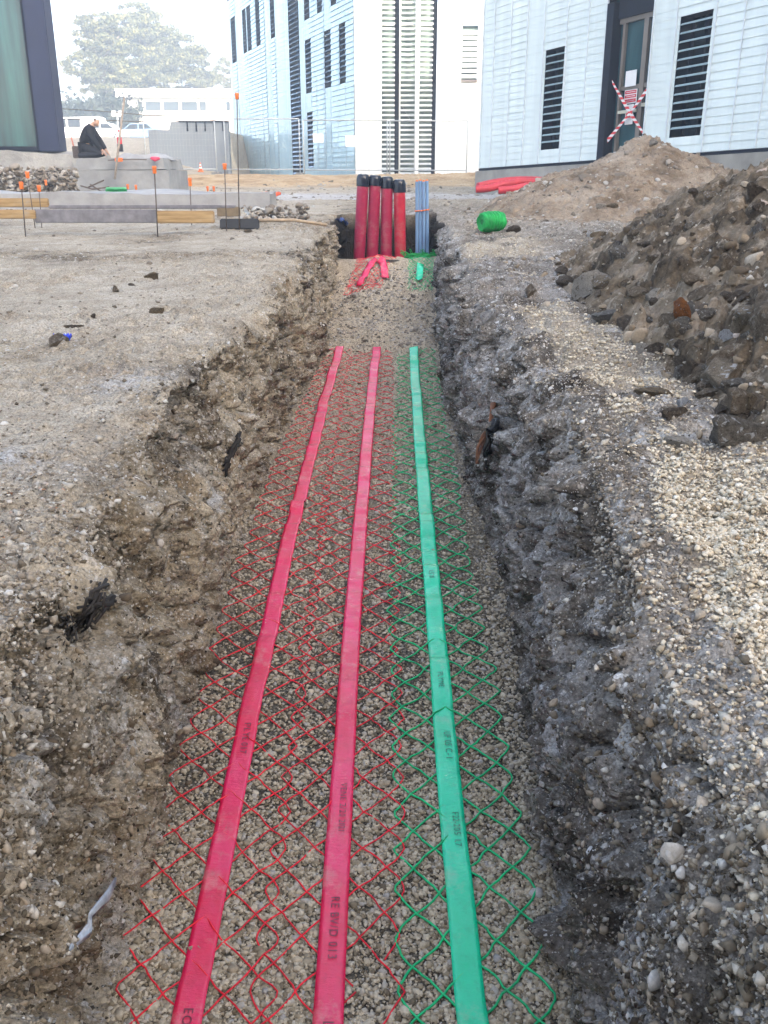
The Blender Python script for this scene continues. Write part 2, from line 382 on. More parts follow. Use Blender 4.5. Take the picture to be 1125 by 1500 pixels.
# ------------------------------------------------------------------ soil
def soil_mat():
    q = NT('soil')
    big = q.noise(2.3, 10, .74); med = q.noise(14, 8, .76); fin = q.noise(130, 6, .8)
    base = q.ramp(big, [(.37, (.045, .032, .021)), (.47, (.25, .195, .125)), (.58, (.47, .385, .27)), (.70, (.62, .54, .41))])
    base = q.mix(q.ramp(med, [(.45, 0.0), (.70, 1.0)]), base, (.46, .405, .32))
    base = q.mix(q.math('MULTIPLY', q.ramp(q.noise(5.2, 6, .6), [(.55, 0.0), (.68, 1.0)]), .55), base, (.22, .145, .08))
    base = q.mix(q.math('MULTIPLY', q.ramp(q.noise(9, 8, .72), [(.56, 0.0), (.63, 1.0)]), .8), base, (.045, .034, .024))
    # colder, darker tones on the right bank
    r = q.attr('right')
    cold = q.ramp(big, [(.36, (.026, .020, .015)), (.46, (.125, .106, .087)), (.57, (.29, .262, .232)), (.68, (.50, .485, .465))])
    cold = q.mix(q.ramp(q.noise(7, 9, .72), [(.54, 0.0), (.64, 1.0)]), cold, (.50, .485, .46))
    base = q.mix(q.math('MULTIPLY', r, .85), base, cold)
    # chalk scraped down the walls by the digger's teeth
    sm = q.mapped((9, 24, 3.0))
    st = q.math('MULTIPLY', q.ramp(q.noise(1.0, 9, .8, vec=sm), [(.54, 0.0), (.64, 1.0)]), q.ramp(q.noise(38, 6, .75), [(.40, 0.0), (.55, 1.0)]))
    base = q.mix(q.math('MULTIPLY', q.math('MULTIPLY', st, q.attr('wall')), .85), base, (.62, .59, .55))
    wob = q.n('ShaderNodeVectorMath', {0: q.obj(), 1: q.n('ShaderNodeVectorMath', {0: q.n('ShaderNodeTexNoise', {'Vector': q.obj(), 'Scale': 60.0, 'Detail': 3.0}).outputs['Color'], 1: (.016, .016, .016)}, operation='MULTIPLY').outputs[0]}, operation='ADD').outputs[0]
    for sc, lo, dk in ((46, .82, .0), (105, .84, .07), (210, .80, .0)):           # grit bedded in the earth: pale chips and dark ones
        vo = q.n('ShaderNodeTexVoronoi', {'Vector': wob, 'Scale': sc, 'Randomness': 1.0})
        rnd = q.n('ShaderNodeSeparateColor', {0: vo.outputs['Color']})
        chip = q.ramp(vo.outputs['Distance'], [(.30, 1.0), (.42, 0.0)])
        on = q.math('MULTIPLY', chip, q.math('GREATER_THAN', rnd.outputs[0], lo))
        base = q.mix(on, base, q.ramp(rnd.outputs[1], [(0, (.30, .25, .19)), (.5, (.50, .455, .39)), (1, (.66, .64, .61))]))
        if dk: base = q.mix(q.math('MULTIPLY', chip, q.math('LESS_THAN', rnd.outputs[0], dk)), base, (.035, .028, .022))
    p = q.attr('pale')
    pl = q.ramp(q.noise(6, 8, .65), [(.3, (.34, .28, .205)), (.55, (.48, .415, .32)), (.75, (.58, .52, .425))])
    pl = q.mix(q.math('MULTIPLY', q.ramp(q.noise(26, 6, .7), [(.56, 0.0), (.66, 1.0)]), .6), pl, (.17, .135, .10))
    base = q.mix(p, base, pl)
    g = q.attr('gravel')
    gm = q.ramp(q.noise(120, 3, .7), [(.35, (.05, .042, .032)), (.6, (.17, .147, .112)), (.75, (.32, .285, .225))])
    sd = q.ramp(q.noise(40, 6, .7), [(.3, (.36, .29, .205)), (.6, (.54, .45, .325)), (.75, (.62, .53, .40))])
    yv = q.n('ShaderNodeSeparateXYZ', {0: q.obj()}).outputs['Y']
    gm = q.mix(q.n('ShaderNodeMapRange', {'Value': yv, 'From Min': 2.6, 'From Max': 5.5}).outputs[0], gm, sd)
    base = q.mix(g, base, gm)
    base = q.mix(q.attr('orange'), base, q.ramp(q.noise(1.6, 7, .65), [(.3, (.30, .17, .075)), (.55, (.52, .37, .21)), (.75, (.60, .49, .34))]))
    base = q.mix(q.attr('white'), base, q.ramp(q.noise(3, 7, .7), [(.3, (.38, .36, .34)), (.7, (.62, .61, .60))]))
    ck = q.math('MULTIPLY', q.attr('chalk'), q.ramp(q.noise(17, 9, .78), [(.38, 0.0), (.56, 1.0)]))
    base = q.mix(q.math('MULTIPLY', ck, .9), base, q.ramp(q.noise(50, 6, .8), [(.35, (.30, .285, .26)), (.6, (.60, .585, .56))]))
    base = q.mix(q.attr('pit_shade'), base, (.024, .019, .014))  # near-black mixed into the soil colour as the deep pit's shade
    base = q.mix(1.0, base, q.ramp(fin, [(.33, .38), (.5, 1.0), (.67, 1.5)]), 'MULTIPLY')
    h = q.math('ADD', q.math('MULTIPLY', q.noise(60, 8, .75), .6), q.math('MULTIPLY', q.n('ShaderNodeTexVoronoi', {'Vector': q.obj(), 'Scale': 70}).outputs['Distance'], -.5))
    q.bump(h, 1.0, .02)
    return q.out(base, .95, Specular_IOR_Level=.15)
SOIL = soil_mat()
land = mesh_np('ground', G.reshape(-1, 3), quads(idx), SOIL, True,
        dict(pale=pale, gravel=grav, orange=orange, right=sidev * (1 - sstep(9, 16, Y)), wall=wallv, white=white, pit_shade=pit_shade, chalk=chalk))
tag(land, 'pale dusty ground cut open by the trench', kind='structure')
far_m = NT('far_soil'); far_mat = far_m.out(far_m.ramp(far_m.noise(.3, 6), [(.3, (.25, .2, .14)), (.7, (.4, .34, .26))]), .95)
tag(MB().add([(-900, -900, -1.5), (900, -900, -1.5), (900, 900, -1.5), (-900, 900, -1.5)], [(0, 1, 2, 3)]).build('land', far_mat), 'wide land reaching to the horizon', kind='structure')

# spoil heaps: their own meshes standing on the ground
def heap_dark(x, y):
    n = fbm(x, y, 0, 1.1, 3, 301)
    foot = .93 + .10 * n + .30 * np.exp(-((y - 1.6) / .5) ** 2)
    endf = 1 - sstep(4.9, 7.0, y + .30 * n + .25 * (x - 1.2)); stf = sstep(1.0, 2.4, y)
    d = np.clip(x - foot, 0, None)
    h = 1.05 * (1 - np.exp(-d * .95)) * (1 - sstep(2.9, 4.4, x))
    return h * endf * stf
def heap_far(x, y):
    n = fbm(x, y, 0, .9, 3, 321)
    r = np.sqrt(((x - 2.72) / np.where(x < 2.72, 1.85, 1.7)) ** 2 + ((y - 10.4) / 1.7) ** 2) + .10 * n
    h = .84 * np.clip(1 - r, 0, None) ** 1.0
    h = h + .20 * np.exp(-((x - 3.9) / .6) ** 2 - ((y - 10.8) / .6) ** 2) + .10 * np.exp(-((x - 1.6) / .8) ** 2 - ((y - 9.6) / .8) ** 2)
    return h
def heap_detail(x, y, k, s):
    a = fbm(x, y, 0, 3.4, 4, s) * .055 + fbm(x, y, 0, 13, 3, s + 5) * .022 + fbm(x, y, 0, 40, 2, s + 6) * .008
    b = clods(x, y, 0, 5, s + 9) * .055 + clods(x, y, 0, 12, s + 12) * .030 + clods(x, y, 0, 28, s + 15) * .012
    return a * (1.0 if k else .6) + b * k
def heap_z(kind, x, y):
    h = heap_dark(x, y) if kind == 0 else heap_far(x, y)
    on = sstep(.0, .09, h)
    return gbase(x, y) - .035 + h + on * heap_detail(x, y, 1.0 if kind == 0 else .42, 340 + 30 * kind)
def heap_mesh(kind, name, x0, x1, y0, y1, nx, ny, mat, label):
    xs = np.linspace(0, 1, nx) ** 1.25 * (x1 - x0) + x0 if kind == 0 else np.linspace(x0, x1, nx)
    ys = y0 * (y1 / y0) ** np.linspace(0, 1, ny)
    xx, y2 = np.meshgrid(xs, ys)
    z = heap_z(kind, xx, y2)
    h = heap_dark(xx, y2) if kind == 0 else heap_far(xx, y2)
    z = z - .10 * (1 - sstep(.0, .03, h))
    V = np.stack([xx, y2, z], -1).reshape(-1, 3)
    o = mesh_np(name, V, quads(np.arange(nx * ny).reshape(ny, nx)), mat, True, origin=((x0 + x1) / 2, (y0 + y1) / 2, 0))
    return tag(o, label, 'soil heap')
def heap_mat(name, stops, blot, fine=.65):
    q = NT(name)
    c = q.ramp(q.noise(3.0, 9, .7, dist=.3), stops)
    c = q.mix(q.ramp(q.noise(11, 7, .7), [(.54, 0.0), (.66, 1.0)]), c, blot)
    c = q.mix(1.0, c, q.ramp(q.noise(70, 5, .7), [(.25, fine), (.55, 1.0), (.8, 1.25)]), 'MULTIPLY')
    q.bump(q.math('ADD', q.noise(45, 8, .75), q.math('MULTIPLY', q.n('ShaderNodeTexVoronoi', {'Vector': q.obj(), 'Scale': 45}).outputs['Distance'], -.6)), .9, .016)
    return q.out(c, .95, Specular_IOR_Level=.15)
DARK = heap_mat('dark_spoil', [(.36, (.045, .032, .02)), (.5, (.19, .144, .095)), (.65, (.36, .285, .205))], (.42, .35, .265))
GREY = heap_mat('grey_spoil', [(.36, (.14, .10, .065)), (.5, (.31, .24, .17)), (.65, (.42, .345, .26))], (.22, .15, .095), .6)
heap_mesh(0, 'spoil_heap', .72, 4.6, .95, 7.0, 330, 420, DARK, 'dark brown heap of dug clay and rubble along the right of the trench')
heap_mesh(1, 'earth_mound', .6, 5.2, 8.3, 12.6, 260, 230, GREY, 'grey brown mound of loose earth in front of the glazed door')

def surf(x, y):
    g = ground_z(x, y)
    t = (y > -3.3) & (y < 10.3)
    l, r = lipl(y), lipr(y)
    fl, fr = ip(y, FLO_L), ip(y, FLO_R)
    inside = t & (x > l) & (x < r)
    fz = floor_z(x, y)
    k = np.where(x < 0, np.clip((x - l) / (fl - l), 0, 1), np.clip((r - x) / (r - fr), 0, 1))
    g = np.where(inside, g + (fz - g) * sstep(.0, .9, k), g)
    g = np.where((x > .7) & (x < 4.6) & (y < 7) & (y > .95), np.maximum(g, heap_z(0, x, y)), g)
    g = np.where((x > .6) & (x < 5.2) & (y > 8.3) & (y < 12.6), np.maximum(g, heap_z(1, x, y)), g)
    return g
DS = .7 * (60 / .7) ** np.linspace(0, 1, 1500)
def hit(px, py):
    a, b = ray(px, py); lo, hi = .7, 60.0
    for n in (130, 14):
        ds = lo * (hi / lo) ** np.linspace(0, 1, n)
        below = np.nonzero(CZ + b * ds <= surf(a * ds, ds))[0]
        i = below[0] if len(below) else n - 1
        lo, hi = ds[max(i - 1, 0)], ds[i]
    return Vector((a * hi, hi, CZ + b * hi))
def floor_hit(px, py):
    a, b = ray(px, py)
    z = CZ + b * DS
    i = np.nonzero(z <= floor_z(a * DS, DS, False))[0]
    i = i[0] if len(i) else len(DS) - 1
    return Vector((a * DS[i], DS[i], z[i]))

# ------------------------------------------------------------------ stones
def ico(sub):
    bm = bmesh.new(); bmesh.ops.create_icosphere(bm, subdivisions=sub, radius=1)
    bm.verts.index_update()
    V = np.array([v.co for v in bm.verts]); F = np.array([[v.index for v in f.verts] for f in bm.faces]); bm.free()
    return V, F
def stone_template(sub, seed, cuts=7, rough=.12, detail=0):
    rg = np.random.default_rng(seed)
    V, F = ico(sub); V = V.copy()
    for _ in range(cuts):
        n = rg.normal(size=3); n /= np.linalg.norm(n); d = rg.uniform(.36, .72)
        e = V @ n - d; m = e > 0; V[m] -= np.outer(e[m], n) * .96
    V *= (1 + rough * fbm(V[:, 0], V[:, 1], V[:, 2], 1.3, 2, seed + 5))[:, None]
    if detail: V *= (1 + detail * fbm(V[:, 0], V[:, 1], V[:, 2], 4.5, 3, seed + 8))[:, None]
    return V, F
def scatter(name, pos, size, mat, temps, seed, flat=.75, sink=0., smooth=False):
    rg = np.random.default_rng(seed); n = len(pos)
    pick = rg.integers(0, len(temps), n)
    sc = size[:, None] * rg.uniform(.7, 1.25, (n, 3)) * .5
    q = rg.normal(size=(n, 4)); q /= np.linalg.norm(q, axis=1)[:, None]
    w, x, y, z = q.T
    Rm = np.stack([1 - 2 * (y * y + z * z), 2 * (x * y - z * w), 2 * (x * z + y * w), 2 * (x * y + z * w), 1 - 2 * (x * x + z * z), 2 * (y * z - x * w), 2 * (x * z - y * w), 2 * (y * z + x * w), 1 - 2 * (x * x + y * y)], -1).reshape(n, 3, 3)
    Vs, Fs, b = [], [], 0
    for k, (TV, TF) in enumerate(temps):
        ii = np.nonzero(pick == k)[0]
        if not len(ii): continue
        P = TV[None] * sc[ii][:, None, :]
        P = np.einsum('nij,nvj->nvi', Rm[ii], P)
        P[..., 2] *= flat
        P = P + pos[ii][:, None, :]; P[..., 2] -= (sink * size[ii])[:, None]
        Vs.append(P.reshape(-1, 3))
        Fs.append((TF[None] + (np.arange(len(ii)) * len(TV))[:, None, None] + b).reshape(-1, 3)); b += len(ii) * len(TV)
    return mesh_np(name, np.concatenate(Vs), np.concatenate(Fs), mat, smooth)
T20 = [stone_template(1, 400 + i, 9, .18) for i in range(6)]
T12 = [stone_template(0, 420 + i, 3, .25) if False else (ico(1)[0] * (1 + .22 * np.random.default_rng(i).uniform(-1, 1, (12, 1) if len(ico(1)[0]) == 12 else (42, 1))), ico(1)[1]) for i in range(6)]
T20 = T20 if len(T20[0][0]) < 50 else T12
T8 = []
for i in range(8):
    g_ = np.random.default_rng(700 + i); v_ = np.array([(1, 0, 0), (-1, 0, 0), (0, 1, 0), (0, -1, 0), (0, 0, 1), (0, 0, -1)], float) * g_.uniform(.6, 1.2, (6, 1)) + g_.uniform(-.25, .25, (6, 3))
    T8.append((v_, np.array([(0, 2, 4), (2, 1, 4), (1, 3, 4), (3, 0, 4), (2, 0, 5), (1, 2, 5), (3, 1, 5), (0, 3, 5)])))
T80 = [stone_template(2, 440 + i, 9, .16) for i in range(6)]
T320 = [stone_template(3, 460 + i, 11, .16, .05) for i in range(6)]
def stones_mat(name, stops, dust=None, rough=.9):
    q = NT(name)
    r = q.n('ShaderNodeNewGeometry').outputs['Random Per Island']
    c = q.ramp(r, stops)
    c = q.mix(1.0, c, q.ramp(q.noise(160, 4, .7), [(.25, .7), (.55, 1.0), (.8, 1.2)]), 'MULTIPLY')
    q.bump(q.noise(220, 4), .25, .002)
    return q.out(c, rough, Specular_IOR_Level=.25)
M_GRAV = stones_mat('trench_gravel', [(0, (.13, .10, .065)), (.2, (.29, .235, .155)), (.5, (.44, .365, .255)), (.8, (.57, .485, .355)), (1, (.36, .335, .30))])
M_BEIGE = stones_mat('beige_gravel', [(0, (.29, .23, .15)), (.3, (.52, .44, .315)), (.75, (.66, .57, .43)), (.93, (.72, .655, .54)), (1, (.32, .23, .14))])
M_MIXED = stones_mat('mixed_pebbles', [(0, (.10, .08, .06)), (.25, (.21, .175, .135)), (.5, (.32, .275, .215)), (.75, (.44, .395, .325)), (.92, (.56, .52, .45)), (1, (.38, .2, .11))])
M_CRUMB = stones_mat('earth_crumb', [(0, (.05, .037, .024)), (.4, (.17, .135, .09)), (.75, (.33, .275, .20)), (.93, (.52, .47, .39)), (1, (.56, .53, .48))])
M_CRUMB2 = stones_mat('grit_stone', [(0, (.10, .08, .055)), (.35, (.24, .195, .145)), (.75, (.38, .325, .25)), (.94, (.50, .45, .37)), (1, (.60, .57, .52))])
M_RUB = stones_mat('earthy_rubble', [(0, (.07, .05, .032)), (.35, (.20, .152, .10)), (.65, (.33, .26, .18)), (.88, (.44, .365, .275)), (.97, (.55, .52, .47)), (1, (.32, .14, .05))])
rg = np.random.default_rng(5)
def fill(n, x0, x1, y0, y1, logy=True):
    y = y0 * (y1 / y0) ** rg.random(n) if logy else rg.uniform(y0, y1, n)
    return x0 + (x1 - x0) * rg.random(n), y
# gravel on the trench floor
n = 115000
y = 1.0 / rg.uniform(1 / 6.6, 1 / .95, n); x = ip(y, FLO_L) - .03 + (ip(y, FLO_R) - ip(y, FLO_L) + .06) * rg.random(n)
sz = np.clip(rg.lognormal(math.log(.0105), .40, n), .004, .028) * (1 + .08 * np.clip(y - 2, 0, 4))
k = rg.random(n) < .55 + .6 * sstep(-.35, .15, fbm(x, y, 0, 4.0, 3, 171)); x, y, sz = x[k], y[k], sz[k]; n = len(x)
z = floor_z(x, y) + .0015 + rg.uniform(-.002, .003, n)
tag(scatter('gravel', np.stack([x, y, z], -1), sz, M_GRAV, T20, 1), 'grey beige crushed gravel bedding on the trench floor', kind='stuff')
# beige pea gravel on the right bank
n = 250000
y = 1.0 / np.sqrt(rg.uniform(1 / 8.2 ** 2, 1 / .8 ** 2, n)); x = lipr(y) - .03 + rg.random(n) ** 1.4 * np.where(y < 3, 1.0, .8)
k = rg.random(n) < right_gravel(x, y) ** 1.3 * (.55 + .45 * sstep(-.3, .2, fbm(x, y, 0, 6, 3, 181))) + .02 * (x < lipr(y) + .35)
x, y = x[k], y[k]
sz = np.clip(rg.lognormal(math.log(.0088), .36, len(x)), .004, .022) * (1 + .10 * np.clip(y - 2, 0, 6))
z = surf(x, y) + .002 + rg.uniform(-.001, .004, len(x))
tag(scatter('beige_gravel', np.stack([x, y, z], -1), sz, M_BEIGE, T20, 2), 'beige pea gravel spilt over the right bank', kind='stuff')
# pebbles on the left bank
n = 42000
y = 1.0 / np.sqrt(rg.uniform(1 / 5 ** 2, 1 / .75 ** 2, n)); x = lipl(y) + .02 - rg.random(n) ** 1.2 * np.where(y < 2.5, 1.1, 1.8)
k = rg.random(n) < np.clip(left_gravel(x, y) * 1.1 + .05, 0, 1) * np.where(x > lipl(y) - .06, .5, 1)
x, y = x[k], y[k]
sz = np.clip(rg.lognormal(math.log(.0115), .42, len(x)), .005, .038) * (1 + .05 * np.clip(y - 2, 0, 6))
z = surf(x, y) + .001
tag(scatter('pebbles', np.stack([x, y, z], -1), sz, M_MIXED, T20, 3, .7, .15), 'mixed pale pebbles scattered over the left bank', kind='stuff')
# stones stuck in both walls
P, SZ = [], []
for side in (-1, 1):
    n = 750
    y = 1.0 / np.sqrt(rg.uniform(1 / 8 ** 2, 1 / .8 ** 2, n)); w = rg.uniform(.03, .97, n)
    P.append(np.stack(wall_pos(side, y, w), -1)); SZ.append(np.clip(rg.lognormal(math.log(.013), .5, n), .006, .034))
tag(scatter('embedded_stones', np.concatenate(P), np.concatenate(SZ), M_RUB, T80, 4, 1.0, .0), 'small stones stuck in the clay walls of the trench', kind='stuff')
# crumbs of earth all over the walls and the broken edges
P, SZ = [], []
for side in (-1, 1):
    n = 24000
    y = 1.0 / np.sqrt(rg.uniform(1 / 8.5 ** 2, 1 / .7 ** 2, n)); w = rg.random(n) ** 1.1
    P.append(np.stack(wall_pos(side, y, w), -1)); SZ.append(np.clip(rg.lognormal(math.log(.0065), .5, n), .003, .022) * (1 + .06 * np.clip(y - 2, 0, 6)))
tag(scatter('earth_crumbs', np.concatenate(P), np.concatenate(SZ), M_CRUMB, T8, 14, 1.0), 'brown crumbs of earth clinging to the trench walls', kind='stuff')
n = 70000
y = 1.0 / np.sqrt(rg.uniform(1 / 9 ** 2, 1 / .75 ** 2, n)); lf = rg.random(n) < .4; d = rg.random(n) ** np.where(lf, 2.6, 1.8)
x = np.where(lf, lipl(y) + .02 - d * 1.3, lipr(y) - .02 + d * .9)
k = lf | (rg.random(n) < (1 - .95 * right_gravel(x, y)) * (.3 + .7 * sstep(1.1, 1.9, y)))
x, y, n = x[k], y[k], int(k.sum())
sz = np.clip(rg.lognormal(math.log(.0075), .5, n), .003, .026) * (1 + .08 * np.clip(y - 2, 0, 6))
tag(scatter('grit', np.stack([x, y, surf(x, y) + .001], -1), sz, M_CRUMB2, T8, 15, .8), 'fine grit and crumbs along both edges of the trench', kind='stuff')
# loose rubble: on the heaps, around them, on the mound in the trench and along the banks
n = 11000
x = .72 + rg.random(n) ** 1.3 * 2.6; y = 1.0 / np.sqrt(rg.uniform(1 / 9.0 ** 2, 1 / 1.5 ** 2, n))
k = rg.random(n) < np.clip(sstep(.0, .15, heap_dark(x, y)) + .5 * sstep(4.8, 5.4, y) + .06, 0, 1) * (1 - .8 * right_gravel(x, y))
x, y = x[k], y[k]
sz = np.clip(rg.lognormal(math.log(.018), .60, len(x)), .006, .09)
Pa = np.stack([x, y, surf(x, y)], -1)
n = 2200; x2 = rg.uniform(.7, 5, n); y2 = rg.uniform(8.2, 11.5, n); s2 = np.clip(rg.lognormal(math.log(.03), .5, n), .012, .10)
n = 6500; y3 = rg.uniform(6.6, 8.45, n); x3 = rg.uniform(-.45, .42, n); s3 = np.clip(rg.lognormal(math.log(.013), .55, n), .006, .055)
n = 1800; x4 = -rg.uniform(.6, 6, n) ** 1.0; y4 = rg.uniform(2, 9, n); s4 = np.clip(rg.lognormal(math.log(.014), .6, n), .006, .05)
n = 2500; x5 = rg.uniform(-8, 6, n); y5 = rg.uniform(9, 26, n); s5 = np.clip(rg.lognormal(math.log(.04), .6, n), .015, .16)
n = 1600; y6 = rg.uniform(.9, 7, n); x6 = np.where(rg.random(n) < .5, ip(y6, FLO_L) + .05 * rg.random(n), ip(y6, FLO_R) - .05 * rg.random(n)); s6 = np.clip(rg.lognormal(math.log(.013), .5, n), .006, .035)
xa = np.concatenate([x2, x3, x4, x5, x6]); ya = np.concatenate([y2, y3, y4, y5, y6])
pk = ~((np.abs(xa) < .75) & (ya > 8.3) & (ya < 10.4))
Pb = np.stack([xa, ya, surf(xa, ya)], -1)[pk]
tag(scatter('dark_rubble', Pa, sz, M_RUB, T80, 5, .85, .05), 'dark crumbly rubble strewn over the dark heap', kind='stuff')
M_RUB2 = stones_mat('pale_rubble', [(0, (.13, .105, .08)), (.35, (.24, .20, .155)), (.7, (.36, .32, .265)), (1, (.50, .47, .42))])
tag(scatter('loose_rubble', Pb, np.concatenate([s2, s3, s4, s5, s6])[pk], M_RUB2, T80, 6, .8, .1), 'loose grey rubble strewn over the ground and sand', kind='stuff')
# ------------------------------------------------------------------ warning mesh and tape
def net_mat(name, c):
    return simple(name, c, .5, .3, 14, 0)
M_NETR = net_mat('red_plastic', (.78, .014, .03)); M_NETG = net_mat('green_plastic', (.005, .44, .15))
def tape_mat(name, c, c2, ink):
    q = NT(name)
    col = q.mix(q.ramp(q.noise(5, 5, .6, vec=q.mapped((2, 1, 1))), [(.4, 0.0), (.62, 1.0)]), c, c2)
    col = q.mix(q.math('MULTIPLY', q.ramp(q.noise(38, 6, .7), [(.52, 0.0), (.7, 1.0)]), .35), col, tuple(x * .55 for x in c))
    dust = q.ramp(q.noise(11, 8, .72), [(.54, 0.0), (.74, .36)])
    col = q.mix(dust, col, (.5, .44, .35))
    q.bump(q.noise(1, 6, .7, vec=q.mapped((40, 130, 40))), .6, .004)
    return q.out(col, .22, Specular_IOR_Level=.85)
M_TR = tape_mat('red_tape', (.72, .008, .055), (.80, .014, .10), 0); M_TG = tape_mat('green_tape', (.003, .58, .27), (.007, .66, .33), 0)
M_INK = simple('faded_ink', (.16, .02, .04), .7, .3, 60, 0); M_INKG = simple('faded_ink_green', (.01, .14, .08), .7, .3, 60, 0)
def curve_of(pix):
    P = [floor_hit(*p) for p in pix]; P.sort(key=lambda p: p.y)
    ys = [p.y for p in P]; xs = [p.x for p in P]
    # carry straight on below the picture
    ys = [ys[0] - .8] + ys; xs = [xs[0] - (xs[1] - xs[0]) / (ys[2] - ys[1]) * .8] + xs
    k = np.polyfit(ys[1:], xs[1:], 2 if len(pix) < 8 else 3)
    return lambda y: np.where(np.asarray(y) < ys[1], np.interp(y, ys, xs) - xs[1] + np.polyval(k, ys[1]), np.polyval(k, np.minimum(y, ys[-1] + .2)))
def rip(y, s):
    return np.maximum(-.004, (.007 + .020 * np.clip((y - 1.5) / 2, 0, 1)) * fbm(s, y, 0, 8, 2, s)) + .004 * fbm(s, y, 0, 3.5, 2, s + 3) + .007 * np.clip(.2 + (y - 1.6) / 2, 0, 1) * np.abs(fbm(s, y, 0, 13, 2, s + 13)) + .0025 * np.clip(fbm(s, y, 0, 24, 2, s + 9), 0, 1)
def tape_z(x, y, s): return floor_z(x, y, False) + .0155 + rip(np.asarray(y, float), s)
def tape(name, cx, y0, y1, wd, mat, label, s, group=None):
    ys = np.arange(y0, y1, .012); us = np.linspace(-1, 1, 7)
    yy, uu = np.meshgrid(ys, us, indexing='ij')
    ww = wd / 2 * (1 + .03 * fbm(uu, yy, 3, 3, 2, s + 20))
    xx = cx(yy) + uu * ww + .003 * fbm(0, yy, 0, 1.5, 2, s + 4)
    zz = tape_z(xx, yy, s) + .0012 * fbm(xx * 3, yy, 0, 20, 2, s + 6)
    V = np.stack([xx, yy, zz], -1).reshape(-1, 3)
    o = mesh_np(name, V, quads(np.arange(len(ys) * 7).reshape(len(ys), 7)), mat, True, origin=(float(cx(y0)), y0, float(floor_s(y0))))
    sm = o.modifiers.new('thick', 'SOLIDIFY'); sm.thickness = .0012; sm.offset = -1
    return tag(o, label, 'warning tape', group)
def lettering(txt, parent, cx, yc, size, s, mat, dx=0.0):
    cu = bpy.data.curves.new('txt', 'FONT'); cu.body = txt; cu.size = size; cu.align_x = 'CENTER'; cu.align_y = 'CENTER'; cu.space_character = 1.15; cu.resolution_u = 3
    t = bpy.data.objects.new('txt', cu); COL.objects.link(t)
    dg = bpy.context.evaluated_depsgraph_get(); me = bpy.data.meshes.new_from_object(t.evaluated_get(dg))
    bpy.data.objects.remove(t); me.name = 'lettering'
    L = parent.location
    for v in me.vertices:
        y = yc - v.co.x; x = float(cx(y)) + v.co.y + dx
        v.co = (x - L.x, y - L.y, float(tape_z(x, y, s)) + .0032 - L.z)
    return link_mesh('lettering', me, mat, parent)
cTL = curve_of([(278, 1500), (354, 1100), (411, 860), (438, 745), (495, 522)])
cTM = curve_of([(482, 1500), (503, 1150), (513, 960), (528, 760), (542, 620), (550, 528)])
cTG = curve_of([(690, 1500), (660, 1180), (641, 960), (626, 760), (612, 640), (607, 532)])
tl = tape('warning_tape', cTL, .75, 6.62, .059, M_TR, 'pink red warning tape laid nearest the left wall of the trench', 501)
tm = tape('warning_tape', cTM, .75, 6.60, .059, M_TR, 'pink red warning tape along the middle of the trench beside the green mesh', 521)
tg = tape('warning_tape', cTG, .75, 6.55, .061, M_TG, 'long turquoise green warning tape down the middle of the green mesh', 541)
lettering('EO L87', tl, cTL, 1.29, .026, 501, M_INK); lettering('PLYE 017', tl, cTL, 2.15, .026, 501, M_INK)
lettering('RE BV/D 013', tm, cTM, 1.52, .026, 521, M_INK); lettering('VENE 2/20 2021', tm, cTM, 1.88, .022, 521, M_INK, .004); lettering('LS5', tm, cTM, 1.28, .03, 521, M_INK)
lettering('F22-205 17', tg, cTG, 1.81, .022, 541, M_INKG, .006); lettering('UF 05 C-1', tg, cTG, 2.12, .026, 541, M_INKG, .004); lettering('PLYME', tg, cTG, 2.42, .024, 541, M_INKG)
lettering('LS 20', tg, cTG, 3.1, .024, 541, M_INKG)

def net(name, eL, eR, y0, y1, mat, label, seed, pitch=.125, r=.0020, across=3, zoff=.0095, torn=None, group=None, zf=None, zrough=.003):
    """diamond mesh: strands zigzag between the two selvedges and are welded where they cross"""
    mb = MB(); per = pitch * across * 2; rgn = random.Random(seed)
    zf = zf or (lambda x, y: floor_z(x, y, False))
    nst = int(round(per / pitch))
    for k in range(nst):
        ys = np.arange(y0, y1, .0125 if y0 < 3 else .025)
        ph = ((ys + k * pitch + .01 * fbm(k, ys, 0, 2.0, 2, seed)) / per) % 1.0
        tri = np.where(ph < .5, ph * 2, 2 - ph * 2)                    # 0..1..0
        tri = .5 - .5 * np.cos(np.clip(tri, 0, 1) * math.pi) * .25 - .375 * (1 - 2 * tri)   # rounded turn at the selvedge
        sag = .014 * np.sin(2 * math.pi * (ys / pitch + k)) * .15
        x = eL(ys) + (eR(ys) - eL(ys)) * tri + .008 * fbm(k * 7, ys, 0, 6, 2, seed + 4) + .016 * fbm(0, ys, 0, 2.5, 2, seed + 7) + .010 * fbm(x_ := tri * 3, ys, 0, 4, 2, seed + 6)
        z = zf(x, ys) + zoff - .0022 * np.clip(ys - 2.5, 0, 3) + zrough * np.abs(fbm(x, ys, k, 8, 2, seed + 9)) + sag
        pts = list(zip(x, ys, z)); run = []
        for i, p in enumerate(pts):
            if torn and torn(p[0], p[1], k):
                if len(run) > 2: mb.tube(run, r, 5)
                run = []
            else: run.append(p)
        if len(run) > 2: mb.tube(run, r, 5)
    o = mb.build(name, mat, smooth=True, loc=(float(eL(y0)), y0, float(floor_s(y0))))
    return tag(o, label, 'warning mesh', group)
c1 = curve_of([(165, 1480), (205, 1310), (250, 1150), (290, 1010), (330, 870), (360, 790), (395, 700), (425, 620), (472, 525)])
c2 = curve_of([(398, 1480), (424, 1260), (440, 1150), (450, 1000), (462, 860), (478, 760), (492, 660), (515, 526)])
c3 = curve_of([(366, 1480), (388, 1330), (412, 1150), (432, 1000), (455, 840), (470, 760), (487, 650), (512, 526)])
